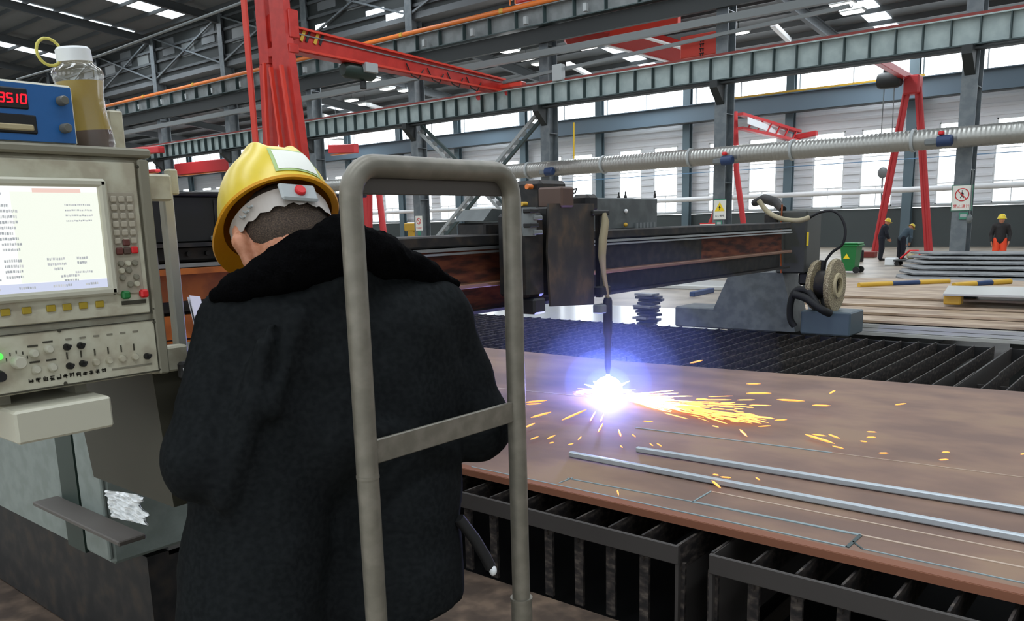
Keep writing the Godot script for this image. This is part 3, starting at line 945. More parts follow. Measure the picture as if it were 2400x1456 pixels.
func build_table() -> void:
	for s in [[-9.4, -1.245, 0], [-1.135, 1.75, 1]]:
		var x0: float = s[0]; var x1: float = s[1]
		var lab: String = ["long slatted cutting table under the brown plate, left of the front rail's gap", "slatted cutting table module at the right end, right of the gap in the front rail"][s[2]]
		var t := thing("cutting_table", lab, "cutting table", Vector3((x0 + x1) / 2, .22, -4.86))
		var L := x1 - x0; var cx := (x0 + x1) / 2
		boxpart("front_rail", Vector3(cx, .518, -2.31), Vector3(L, .066, .012), mats.slat_frame, t, .003)
		boxpart("rear_rail", Vector3(cx, .49, -7.42), Vector3(L, .1, .014), mats.black, t)
		for z in [-3.6, -4.9, -6.2]:
			boxpart("cross_bar", Vector3(cx, .43, z), Vector3(L, .06, .02), mats.slat_frame, t)
		boxpart("tray", Vector3(cx, .03, -4.9), Vector3(L, .06, 5.0), mats.black, t)
		for e in [x0 + .006, x1 - .006]:
			boxpart("end_plate", Vector3(e, .385, -4.86), Vector3(.012, .33, 5.1), mats.slat_frame, t)
		var n := int(L / .137)
		for i in n + 1:
			var x := x1 - .004 - i * .137
			if x < x0: break
			var b := MB.new()
			# a slat with a burnt, uneven top edge
			var m := 8
			for k in m:
				var za := -2.32 - 5.09 * k / m; var zb := -2.32 - 5.09 * (k + 1) / m
				var top := .553 + rng.randf_range(-.006, .006) if k > 0 else .553
				var sx := rng.randf_range(-.003, .003)
				b.box(Vector3(x + sx, (.46 + top) / 2, (za + zb) / 2), Vector3(.008, top - .46, absf(za - zb)))
			part("slat", b, mats.slat, t)
			if x > -3.0:
				boxpart("leg", Vector3(x, .35, -2.335), Vector3(.036, .27, .012), mats.slat, t)
	# the plate being cut
	var P := MB.new()
	var poly := PackedVector2Array([Vector2(-9.2, 2.43), Vector2(2.4, 2.43), Vector2(2.4, 5.66), Vector2(-3.2, 5.08), Vector2(-9.2, 5.05)])
	P.prism(poly, .026, Transform3D(Basis(Vector3.RIGHT, Vector3(0, 0, -1), Vector3(0, -1, 0)), Vector3(0, .587, 0)))
	var pl := thing("steel_plate", "large rusty brown steel plate lying on the slats, being cut by the blue-white arc", "steel plate", Vector3(-3, .574, -3.9))
	part("plate", P, mats.plate, pl)
	boxpart("rust_edge", Vector3(-3.4, .587, -2.428), Vector3(11.6, .026, .004), mats.plate_edge, pl)
	boxpart("rust_margin", Vector3(-3.4, .6005, -2.452), Vector3(11.6, .002, .044), mats.plate_edge, pl)
	# kerfs cut into the plate: thin bright lines
	for k in [
		[Vector3(-2.302, 0.6, -2.465), Vector3(-0.769, 0.6, -2.492), .008, 0], [Vector3(-1.879, 0.6, -2.566), Vector3(-1.347, 0.6, -2.597), .008, 0], [Vector3(-1.347, 0.6, -2.597), Vector3(-0.767, 0.6, -2.616), .014, 0],
		[Vector3(-1.87, 0.6, -2.498), Vector3(-1.865, 0.6, -2.582), .006, 0], [Vector3(-1.345, 0.6, -2.593), Vector3(-1.347, 0.6, -2.745), .007, 0], [Vector3(-0.768, 0.6, -2.489), Vector3(-0.767, 0.6, -2.616), .012, 2], [Vector3(-0.77, 0.6, -2.547), Vector3(-0.726, 0.6, -2.503), .006, 2],
		[Vector3(-1.345, 0.6, -2.741), Vector3(-0.339, 0.6, -2.748), .008, 1], [Vector3(-0.767, 0.6, -2.616), Vector3(-0.321, 0.6, -2.627), .010, 1], [Vector3(-0.725, 0.6, -2.504), Vector3(-0.303, 0.6, -2.512), .006, 0],
		[Vector3(-2.09, 0.6, -3.426), Vector3(-1.166, 0.6, -3.509), .012, 0], [Vector3(-1.166, 0.6, -3.509), Vector3(-0.464, 0.6, -3.571), .005, 1], [Vector3(-3.5, 0.6, -3.793), Vector3(-2.589, 0.6, -3.919), .010, 1],
		[Vector3(-5.042, 0.6, -2.492), Vector3(-4.733, 0.6, -2.493), .012, 1], [Vector3(-4.898, 0.6, -2.431), Vector3(-4.601, 0.6, -2.408), .012, 1]]:
		var b := MB.new()
		b.bar(k[0] + Vector3(0, .001, 0), k[1] + Vector3(0, .001, 0), k[2], .003)
		part("kerf", b, [mats.kerf_grey, mats.cut_tan, mats.stiff_dark][k[3]], pl)
	for k in [[Vector3(-2.051, 0.615, -2.82), Vector3(-0.266, 0.615, -2.838), "cut steel strip lying nearest the plate's front edge, its dark end left of centre"], [Vector3(-1.854, 0.615, -3.047), Vector3(-0.301, 0.615, -3.122), "cut steel strip lying second from the plate's front edge"]]:
		var b := MB.new()
		b.bar(k[0], k[1], .022, .024, .004)
		solo("steel_strip", b, mats.cut_bright, k[2], "steel strip")

func build_sparks() -> void:
	var t := thing("cutting_arc", "blinding white and blue cutting arc where the torch meets the plate", "arc", ARC)
	var b := MB.new()
	b.ball(ARC + Vector3(0, .01, 0), Vector3(.082, .076, .082), 24, 16)
	part("arc_core", b, mats.arc, t)
	b = MB.new()
	b.ball(ARC + Vector3(0, .055, 0), Vector3(.016, .06, .016), 12, 10)
	part("arc_jet", b, mats.arc_blue, t)
	for i in 14:
		var a := TAU * i / 14 + .2
		b = MB.new()
		var d := Vector3(cos(a), rng.randf_range(.0, .35), sin(a))
		b.tube([ARC + d * .07, ARC + d * .11, ARC + d * rng.randf_range(.12, .18)], [.012, .005, .0008], 6)
		part("flame_tongue", b, mats.arc, t)
	var l := OmniLight3D.new()
	l.name = "arc_light"
	l.light_color = Color(.60, .62, 1.0)
	l.light_energy = ARC_E
	l.light_size = .05
	l.omni_range = 30
	l.omni_attenuation = 2.0
	l.shadow_enabled = true
	t.add_child(l)
	l.position = Vector3(0, .03, 0)
	# the dense fan of sparks thrown along the plate
	var hot := MB.new()
	b = MB.new()
	for i in 230:
		var u := pow(rng.randf(), 1.25)
		var ang := rng.randfn(.13, .07) # around +X, turning towards the camera
		if i % 6 == 0: ang = rng.randf_range(-.06, .42)
		var d := Vector3(cos(ang), rng.randfn(.05, .05), sin(ang))
		var r0 := .07 + u * .86
		var len := rng.randf_range(.09, .30) * (1.0 - .6 * u)
		var w := rng.randf_range(.0015, .0034)
		var p := ARC + d * r0 - Vector3(0, .02 + .05 * r0, 0)
		if p.y < .607: p.y = .607 + rng.randf() * .03
		var q := p + d * len
		q.y = maxf(q.y, .605)
		(hot if u < .4 else b).tube([p, p.lerp(q, .15), p.lerp(q, .75), q], [w * .3, w, w, w * .2], 5)
	var hs := solo("spark_spray", hot, mats.spark_white, "white-hot inner jet of sparks shooting right, close to the arc", "sparks")
	tag(hs, "", "", "", "stuff")
	for i in 46:
		var ang := rng.randf_range(.5, 2.9)
		var d := Vector3(cos(ang), rng.randf_range(-.02, .10), sin(ang))
		var r0 := rng.randf_range(.05, .17)
		var p := ARC + d * r0
		p.y = maxf(p.y, .606)
		b.tube([p, p + d * .03, p + d * .06], [.0025, .0025, .0008], 5)
	var sp := solo("spark_spray", b, mats.spark_hot, "orange outer spray of sparks shooting right along the plate", "sparks")
	tag(sp, "", "", "", "stuff")
	for s in [
		[Vector3(-2.479, 0.7, -4.733), Vector3(-2.467, 0.7, -4.856)], [Vector3(-1.979, 0.66, -4.466), Vector3(-1.923, 0.66, -4.502)], [Vector3(-1.865, 0.66, -4.222), Vector3(-1.772, 0.66, -4.281)], [Vector3(-1.682, 0.65, -4.197), Vector3(-1.572, 0.65, -4.231)], [Vector3(-1.486, 0.65, -4.163), Vector3(-1.419, 0.65, -4.194)], [Vector3(-1.521, 0.65, -4.499), Vector3(-1.522, 0.65, -4.581)], [Vector3(-1.153, 0.65, -4.391), Vector3(-1.123, 0.65, -4.447)],
		[Vector3(-1.334, 0.62, -3.672), Vector3(-1.198, 0.62, -3.601)], [Vector3(-1.319, 0.62, -3.7), Vector3(-1.262, 0.62, -3.702)], [Vector3(-1.256, 0.62, -3.734), Vector3(-1.201, 0.62, -3.697)], [Vector3(-1.175, 0.62, -3.549), Vector3(-1.131, 0.62, -3.537)], [Vector3(-1.107, 0.62, -3.698), Vector3(-1.082, 0.62, -3.698)], [Vector3(-1.134, 0.62, -3.882), Vector3(-1.101, 0.62, -3.895)], [Vector3(-1.104, 0.62, -3.781), Vector3(-1.076, 0.62, -3.8)], [Vector3(-0.984, 0.62, -3.548), Vector3(-0.957, 0.62, -3.566)], [Vector3(-0.761, 0.62, -3.578), Vector3(-0.737, 0.62, -3.602)], [Vector3(-0.779, 0.62, -3.704), Vector3(-0.757, 0.62, -3.72)], [Vector3(-0.519, 0.62, -3.844), Vector3(-0.507, 0.62, -3.86)],
		[Vector3(-1.622, 0.62, -3.593), Vector3(-1.551, 0.62, -3.506)], [Vector3(-1.394, 0.63, -2.856), Vector3(-1.373, 0.63, -2.857)], [Vector3(-1.372, 0.62, -2.804), Vector3(-1.314, 0.62, -2.75)], [Vector3(-1.257, 0.62, -2.937), Vector3(-1.235, 0.62, -2.92)], [Vector3(-1.588, 0.63, -2.477), Vector3(-1.558, 0.63, -2.438)], [Vector3(-1.369, 0.62, -2.872), Vector3(-1.336, 0.62, -2.882)],
		[Vector3(-2.794, 0.64, -3.456), Vector3(-2.739, 0.64, -3.545)], [Vector3(-2.787, 0.63, -3.451), Vector3(-2.743, 0.63, -3.505)], [Vector3(-2.576, 0.63, -3.226), Vector3(-2.568, 0.63, -3.358)], [Vector3(-2.473, 0.63, -3.045), Vector3(-2.484, 0.63, -3.122)], [Vector3(-2.332, 0.62, -2.904), Vector3(-2.333, 0.62, -2.959)], [Vector3(-2.276, 0.62, -2.96), Vector3(-2.283, 0.62, -3.022)], [Vector3(-2.219, 0.62, -2.898), Vector3(-2.214, 0.62, -2.92)], [Vector3(-2.132, 0.62, -2.922), Vector3(-2.127, 0.62, -2.952)], [Vector3(-2.147, 0.62, -3.02), Vector3(-2.167, 0.62, -3.072)], [Vector3(-2.313, 0.62, -3.361), Vector3(-2.4, 0.62, -3.532)], [Vector3(-2.155, 0.62, -3.196), Vector3(-2.223, 0.62, -3.334)], [Vector3(-2.265, 0.62, -3.382), Vector3(-2.341, 0.62, -3.524)], [Vector3(-2.093, 0.62, -3.277), Vector3(-2.024, 0.62, -3.187)], [Vector3(-1.998, 0.62, -3.243), Vector3(-1.96, 0.62, -3.211)], [Vector3(-1.844, 0.62, -3.144), Vector3(-1.815, 0.62, -3.12)], [Vector3(-1.818, 0.62, -3.162), Vector3(-1.781, 0.62, -3.135)], [Vector3(-1.933, 0.62, -3.04), Vector3(-1.91, 0.62, -3.021)], [Vector3(-2.068, 0.63, -3.463), Vector3(-2.023, 0.63, -3.472)], [Vector3(-2.415, 0.63, -3.277), Vector3(-2.445, 0.63, -3.499)], [Vector3(-1.56, 0.63, -3.666), Vector3(-1.527, 0.63, -3.708)], [Vector3(-1.548, 0.63, -3.829), Vector3(-1.511, 0.63, -3.865)]]:
		b = MB.new()
		var d := (s[1] - s[0]) as Vector3
		var w := clampf(d.length() * .055, .0028, .005)
		b.tube([s[0] - d * .1, s[0] + d * .15, s[0] + d * .8, s[1] + d * .1], [w * .2, w, w, w * .2], 6)
		solo("spark", b, mats.spark, "single orange spark flying over the brown plate, apart from the dense spray", "spark", "single sparks over the plate")

# ---------------------------------------------------------------- the cutting machine
func build_gantry() -> void:
	var t := thing("cutting_gantry", "dark rusty gantry beam of the cutting machine spanning the table", "gantry", Vector3(-2.9, .22, -4.2))
	boxpart("top_cover", Vector3(-3.0, 1.522, -4.35), Vector3(.26, .056, 5.9), mats.dark_iron, t, .008)
	boxpart("guide_rail", Vector3(-2.865, 1.482, -4.35), Vector3(.03, .014, 5.8), mats.steel, t)
	boxpart("guide_rail", Vector3(-2.855, 1.462, -4.35), Vector3(.03, .010, 5.8), mats.steel, t)
	boxpart("upper_web", Vector3(-2.93, 1.41, -1.85), Vector3(.03, .12, .9), mats.orange_gantry, t)
	boxpart("dark_slot", Vector3(-2.94, 1.335, -1.85), Vector3(.03, .05, .9), mats.dark_iron, t)
	boxpart("upper_web", Vector3(-2.93, 1.39, -3.05), Vector3(.03, .17, 1.5), mats.rust, t)
	boxpart("upper_web", Vector3(-2.93, 1.39, -4.75), Vector3(.03, .17, 1.9), mats.dark_iron, t)
	boxpart("upper_web", Vector3(-2.93, 1.39, -6.45), Vector3(.03, .17, 1.5), mats.rust, t)
	boxpart("middle_flange", Vector3(-2.9, 1.297, -4.8), Vector3(.13, .022, 4.9), mats.flange_rust, t, .004)
	boxpart("lower_web", Vector3(-2.92, 1.255, -1.85), Vector3(.03, .085, .9), mats.orange_gantry, t)
	boxpart("lower_lip", Vector3(-2.91, 1.19, -1.85), Vector3(.05, .03, .9), mats.orange_gantry, t)
	boxpart("top_lip", Vector3(-2.86, 1.462, -1.85), Vector3(.1, .02, .9), mats.orange_gantry, t)
	boxpart("lower_web", Vector3(-2.94, 1.225, -3.05), Vector3(.03, .125, 1.5), mats.rust, t)
	boxpart("lower_web", Vector3(-2.94, 1.225, -5.5), Vector3(.03, .125, 3.4), mats.dark_iron, t)
	boxpart("bottom_flange", Vector3(-2.93, 1.16, -4.35), Vector3(.16, .016, 5.8), mats.dark_iron, t)
	boxpart("rear_web", Vector3(-3.12, 1.34, -4.35), Vector3(.02, .36, 5.8), mats.dark_iron, t)
	# far end truck: low box, sloping riser and tower
	boxpart("truck_box", Vector3(-3.6, .635, -7.72), Vector3(1.06, .2, .4), mats.truck_grey, t, .012)
	var b := MB.new()
	b.prism(PackedVector2Array([Vector2(-3.70, .735), Vector2(-3.54, 1.085), Vector2(-3.02, 1.095), Vector2(-2.88, .55), Vector2(-3.70, .55)]), .36, Transform3D(Basis.IDENTITY, Vector3(0, 0, -7.69)))
	part("riser", b, mats.truck_grey, t)
	boxpart("truck_box", Vector3(-2.59, .655, -7.62), Vector3(.44, .21, .36), mats.truck_blue, t, .012)
	boxpart("tower", Vector3(-2.94, 1.37, -7.66), Vector3(.28, .56, .36), mats.tower_grey, t, .015)
	boxpart("tower_edge", Vector3(-2.785, 1.399, -7.47), Vector3(.012, .12, .02), mats.sign_yellow, t)
	boxpart("tower_foot", Vector3(-2.83, 1.04, -7.6), Vector3(.1, .12, .16), mats.black, t, .02)
	b = MB.new()
	b.tube([Vector3(-3.022, 1.705, -7.45), Vector3(-3.027, 1.402, -7.45), Vector3(-3.008, 1.094, -7.45)], .008, 6)
	part("conduit", b, mats.copper, t)
	boxpart("tower_bracket", Vector3(-3.13, 1.575, -7.5), Vector3(.12, .1, .1), mats.dark_iron, t, .01)
	# near end truck under the console
	boxpart("truck_box", Vector3(-3.3, .85, -1.22), Vector3(1.84, .41, .44), mats.machine_green, t, .012)
	boxpart("dark_strip", Vector3(-2.60, .85, -.997), Vector3(.12, .40, .012), mats.machine_dark_green, t)
	boxpart("end_panel", Vector3(-2.455, .855, -.998), Vector3(.15, .38, .012), mats.machine_green, t, .004)
	boxpart("rail_beam", Vector3(-4.5, .42, -1.22), Vector3(4.2, .42, .22), mats.dark_iron, t)
	boxpart("rail_head", Vector3(-4.5, .63, -1.22), Vector3(4.2, .03, .08), mats.steel, t)
	boxpart("step_plate", Vector3(-2.42, .795, -.957), Vector3(.56, .014, .075), mats.band_grey, t, .003)
	b = MB.new()
	b.prism(PackedVector2Array([Vector2(-3.4, 1.05), Vector2(-3.2, 1.17), Vector2(-2.7, 1.17), Vector2(-2.5, 1.05)]), .36, Transform3D(Basis.IDENTITY, Vector3(0, 0, -1.25)))
	part("riser", b, mats.truck_grey, t)
	# operator's platform
	var pf := thing("operator_platform", "low steel platform the man and the guard frame stand on", "platform", Vector3(-1.68, 0, -1.13))
	boxpart("deck", Vector3(-1.68, .06, -1.13), Vector3(1.3, .03, .86), mats.checker, pf, .004)
	for s in [[-2.2, -.75], [-1.1, -.75], [-1.1, -1.5], [-2.2, -1.5]]:
		boxpart("platform_foot", Vector3(s[0], .0225, s[1]), Vector3(.08, .045, .08), mats.dark_iron, pf)
	# control box and louvres on the far side of the beam
	t = thing("valve_box", "grey control box with a louvred lower edge on the gantry beam right of the carriage", "control box", Vector3(-3.1, 1.55, -4.73))
	boxpart("case", Vector3(-3.12, 1.645, -4.73), Vector3(.3, .2, .84), mats.truck_grey, t, .008)
	for i in 6:
		boxpart("louvre", Vector3(-2.965, 1.555, -4.86 - i * .045), Vector3(.02, .06, .022), mats.mid_grey, t)
	boxpart("louvre_back", Vector3(-3.1, 1.555, -4.9), Vector3(.24, .05, .4), mats.black, t)
	b = MB.new()
	b.ball(Vector3(-2.95, 1.574, -4.705), Vector3(.014, .014, .014), 10, 8)
	part("brass_knob", b, mats.yellow, t)
	b = MB.new()
	b.ball(Vector3(-2.962, 1.661, -4.729), Vector3(.012, .014, .014), 10, 8)
	part("label_dot", b, mats.white, t)
	for pxy in [Vector3(-3, 1.752, -4.702), Vector3(-3, 1.758, -4.784), Vector3(-3, 1.769, -5.164)]:
		b = MB.new()
		b.lathe([Vector2(0, 0), Vector2(.010, 0), Vector2(.010, .02), Vector2(.005, .03), Vector2(.005, .05), Vector2(0, .05)], 10, Transform3D(Basis.IDENTITY, pxy - Vector3(0, .02, 0)))
		part("fitting", b, mats.dark_iron, t)
	# carriage
	t = thing("torch_carriage", "dark torch carriage with a scorched front plate hanging on the gantry beam", "carriage", Vector3(-2.65, 1.15, -3.62))
	b = MB.new()
	var X := -2.6
	b.prism(PackedVector2Array([Vector2(3.42, 1.175), Vector2(3.815, 1.15), Vector2(3.82, 1.695), Vector2(3.42, 1.695), Vector2(3.40, 1.45)]), .012, Transform3D(Basis(Vector3(0, 0, -1), Vector3.UP, Vector3(1, 0, 0)), Vector3(X, 0, 0)))
	part("front_plate", b, mats.burnt, t)
	boxpart("body", Vector3(-2.74, 1.45, -3.62), Vector3(.24, .46, .36), mats.dark_iron, t, .01)
	boxpart("motor_block", Vector3(-2.72, 1.44, -3.34), Vector3(.2, .42, .14), mats.dark_iron, t, .015)
	boxpart("motor_foot", Vector3(-2.68, 1.185, -3.34), Vector3(.16, .08, .1), mats.black, t, .01)
	for i in 4:
		boxpart("clamp", Vector3(-2.61, 1.66 - i * .035, -3.29 - .03 * (i % 2)), Vector3(.05, .022, .07), mats.mid_grey if i % 2 else mats.black, t, .004)
	b = MB.new()
	b.lathe([Vector2(0, -.07), Vector2(.035, -.07), Vector2(.04, .0), Vector2(.035, .07), Vector2(0, .07)], 14, Transform3D(Basis.IDENTITY, Vector3(-2.63, 1.607, -3.299)))
	part("motor", b, mats.mid_grey, t)
	b = MB.new()
	b.lathe([Vector2(0, -.02), Vector2(.014, -.02), Vector2(.014, .02), Vector2(0, .02)], 12, Transform3D(Basis(Vector3(0, 1, 0), Vector3(0, 0, 1), Vector3(1, 0, 0)), Vector3(-2.8, 1.788, -3.519)))
	part("solenoid", b, mats.orange, t)
	b = MB.new()
	b.lathe([Vector2(0, -.02), Vector2(.011, -.02), Vector2(.011, .02), Vector2(0, .02)], 12, Transform3D(Basis(Vector3(0, 1, 0), Vector3(0, 0, 1), Vector3(1, 0, 0)), Vector3(-2.75, 1.698, -3.411)))
	part("solenoid", b, mats.yellow, t)
	boxpart("top_box", Vector3(-2.66, 1.728, -3.566), Vector3(.16, .105, .11), mats.brown_box, t, .01)
	boxpart("rear_box", Vector3(-2.85, 1.743, -3.673), Vector3(.2, .16, .24), mats.dark_iron, t, .02)
	boxpart("top_motor", Vector3(-2.75, 1.701, -3.959), Vector3(.12, .1, .11), mats.dark_iron, t, .02)
	b = MB.new()
	b.tube([Vector3(-2.7, 1.733, -3.692), Vector3(-2.7, 1.769, -3.755), Vector3(-2.7, 1.779, -3.811), Vector3(-2.7, 1.756, -3.795), Vector3(-2.7, 1.742, -3.723)], .005, 6)
	part("wire_loop", b, mats.rubber, t)
	boxpart("torch_arm", Vector3(-2.6, 1.646, -3.868), Vector3(.05, .03, .16), mats.black, t, .006)
	boxpart("torch_slide", Vector3(-2.63, 1.411, -3.919), Vector3(.03, .46, .03), mats.dark_iron, t)
	boxpart("torch_clamp", Vector3(-2.6, 1.22, -3.9), Vector3(.06, .05, .1), mats.dark_iron, t, .006)
	boxpart("torch_clamp", Vector3(-2.6, 1.12, -3.9), Vector3(.06, .05, .1), mats.mid_grey, t, .006)
	b = MB.new()
	b.tube([Vector3(-2.57, 1.643, -3.882), Vector3(-2.56, 1.597, -3.879), Vector3(-2.56, 1.506, -3.853), Vector3(-2.565, 1.414, -3.851), Vector3(-2.575, 1.319, -3.882), Vector3(-2.578, 1.16, -3.93)], [.012, .022, .024, .022, .014, .012], 10)
	part("torch_hose", b, mats.hose_beige, t)
	b = MB.new()
	b.lathe([Vector2(0, 1.18), Vector2(.02, 1.18), Vector2(.026, 1.16), Vector2(.026, .98), Vector2(.019, .95), Vector2(.019, .80), Vector2(.014, .77), Vector2(.008, .735), Vector2(0, .735)].map(func(p): return p), 16, Transform3D(Basis.IDENTITY, Vector3(ARC.x, 0, ARC.z)))
	part("torch", b, mats.dark_iron, t)
	# hood on the beam behind the guard frame
	t = thing("beam_hood", "low grey hood on the gantry beam seen through the guard frame", "hood", Vector3(-3.0, 1.55, -3.2))
	boxpart("lower_case", Vector3(-2.98, 1.573, -3.366), Vector3(.2, .07, .24), mats.dark_iron, t, .01)
	b = MB.new()
	b.prism(PackedVector2Array([Vector2(-.13, 0), Vector2(.13, 0), Vector2(.12, .05), Vector2(-.06, .06)]), .2, Transform3D(Basis(Vector3(0, 0, -1), Vector3.UP, Vector3(1, 0, 0)), Vector3(-2.98, 1.618, -3.368) - Vector3(0, .0, 0)))
	part("hood", b, mats.truck_grey, t)
	# hose reel and hoses at the far truck
	t = thing("hose_reel", "stained cream hose reel at the far end of the gantry", "hose reel", Vector3(-2.6, .74, -7.6))
	for s in [[-2.555, .242, .022], [-2.72, .225, .02]]:
		b = MB.new()
		b.lathe([Vector2(.075, -s[2]), Vector2(s[1] - .01, -s[2]), Vector2(s[1], 0), Vector2(s[1] - .01, s[2]), Vector2(.075, s[2]), Vector2(.075, -s[2])], 32, Transform3D(Basis(Vector3(0, 1, 0), Vector3(1, 0, 0), Vector3(0, 0, -1)), Vector3(s[0], .985, -7.55)))
		part("flange", b, mats.reel, t)
	b = MB.new()
	b.lathe([Vector2(0, -.1), Vector2(.13, -.1), Vector2(.13, .1), Vector2(0, .1)], 24, Transform3D(Basis(Vector3(0, 1, 0), Vector3(1, 0, 0), Vector3(0, 0, -1)), Vector3(-2.65, .985, -7.55)))
	part("drum", b, mats.dark_iron, t)
	b = MB.new()
	b.lathe([Vector2(.07, 0), Vector2(.115, 0), Vector2(.105, .02), Vector2(.075, .02), Vector2(.07, 0)], 24, Transform3D(Basis(Vector3(0, 1, 0), Vector3(1, 0, 0), Vector3(0, 0, -1)), Vector3(-2.535, .985, -7.55)))
	part("hub_ring", b, mats.flange_cream, t)
	boxpart("stand", Vector3(-2.62, .79, -7.6), Vector3(.1, .12, .08), mats.reel, t, .01)
	var hoses := [
		["hose", mats.hose_beige, .022, [Vector3(-3.223, 1.75, -7.4), Vector3(-3.131, 1.644, -7.4), Vector3(-2.981, 1.581, -7.35), Vector3(-2.834, 1.562, -7.35), Vector3(-2.752, 1.586, -7.4)], "beige hose sagging across the top of the gantry's far tower"],
		["hose", mats.rubber, .012, [Vector3(-2.796, 1.578, -7.5), Vector3(-2.685, 1.631, -7.5), Vector3(-2.555, 1.624, -7.5), Vector3(-2.476, 1.505, -7.5), Vector3(-2.484, 1.359, -7.5), Vector3(-2.576, 1.278, -7.5), Vector3(-2.628, 1.203, -7.5)], "thin black hose looping between the far tower and the hose reel"],
		["hose", mats.rubber, .030, [Vector3(-2.615, 0.832, -7.3), Vector3(-2.713, 0.937, -7.35), Vector3(-2.817, 0.952, -7.35), Vector3(-2.868, 0.855, -7.35), Vector3(-2.882, 0.698, -7.38), Vector3(-2.847, 0.62, -7.4)], "thick black hose bending down beside the far end truck"],
		["hose", mats.rubber, .034, [Vector3(-2.828, 0.918, -7.3), Vector3(-2.711, 0.884, -7.3), Vector3(-2.576, 0.796, -7.3), Vector3(-2.528, 0.753, -7.38)], "thick black hose slanting in front of the hose reel"],
		["hose", mats.rubber, .03, [Vector3(-2.69, 1.204, -7.62), Vector3(-2.693, 1.014, -7.6), Vector3(-2.632, 0.87, -7.5), Vector3(-2.582, 0.796, -7.42)], "black hose hanging beside the hose reel's hub"]]
	for h in hoses:
		b = MB.new()
		var c := Curve3D.new()
		var pts: Array = h[3]
		for i in pts.size():
			var tn: Vector3 = (pts[mini(i + 1, pts.size() - 1)] - pts[maxi(i - 1, 0)]) * .18
			c.add_point(pts[i], -tn, tn)
		b.tube(Array(c.tessellate(4, 3)), h[2], 10)
		solo(h[0], b, h[1], h[4], "hose")
	b = MB.new()
	b.prism(PackedVector2Array([Vector2(-2.86, .98), Vector2(-2.80, 1.02), Vector2(-2.74, .8), Vector2(-2.66, .78), Vector2(-2.6, .72), Vector2(-2.78, .70)]), .06, Transform3D(Basis.IDENTITY, Vector3(0, 0, -7.62)))
	solo("gusset_plate", b, mats.pale_grey, "pale grey bracket between the far end truck and the hose reel", "bracket")
	b = MB.new()
	b.tube([Vector3(-3.484, 1.737, -7.9), Vector3(-3.338, 1.771, -7.8), Vector3(-3.186, 1.734, -7.7), Vector3(-3.074, 1.661, -7.6)], [.035, .045, .045, .035], 10)
	solo("hose", b, mats.dark_iron, "thick dark hose bundle entering the top of the gantry's far tower", "hose")

func build_beam_cabinet() -> void:
	var t := thing("machine_cabinet", "black cabinet on the orange end of the gantry beam, between console and man", "cabinet", Vector3(-2.95, 1.55, -1.95))
	boxpart("case", Vector3(-3.0, 1.645, -1.93), Vector3(.3, .17, .98), mats.black, t, .008)
	boxpart("lid", Vector3(-3.0, 1.735, -1.93), Vector3(.33, .016, 1.02), mats.dark_iron, t, .005)
	boxpart("base", Vector3(-2.97, 1.555, -1.93), Vector3(.3, .014, 1.0), mats.dark_iron, t)
	boxpart("door", Vector3(-2.847, 1.65, -1.86), Vector3(.006, .13, .3), mats.dark_iron, t, .003)
	for i in 2:
		boxpart("latch", Vector3(-2.845, 1.575, -1.70 - i * .07), Vector3(.014, .02, .025), mats.mid_grey, t, .003)
	for i in 4:
		var b := MB.new()
		b.lathe([Vector2(0, 0), Vector2(.009, 0), Vector2(.009, .012), Vector2(0, .012)], 10, Transform3D(Basis(Vector3(0, 1, 0), Vector3(1, 0, 0), Vector3(0, 0, -1)), Vector3(-2.868, 1.522, -1.6 - i * .075)))
		part("bolt", b, mats.black, t)
# ---------------------------------------------------------------- the control console
func facing_x(b: MB, x: float, y: float, z: float, w: float, h: float, d: float, bev := 0.0) -> void:
	# a block on the console's face: w along z, h along y, d out of the face
	b.box(Vector3(x + d / 2, y, z), Vector3(d, h, w), bev)

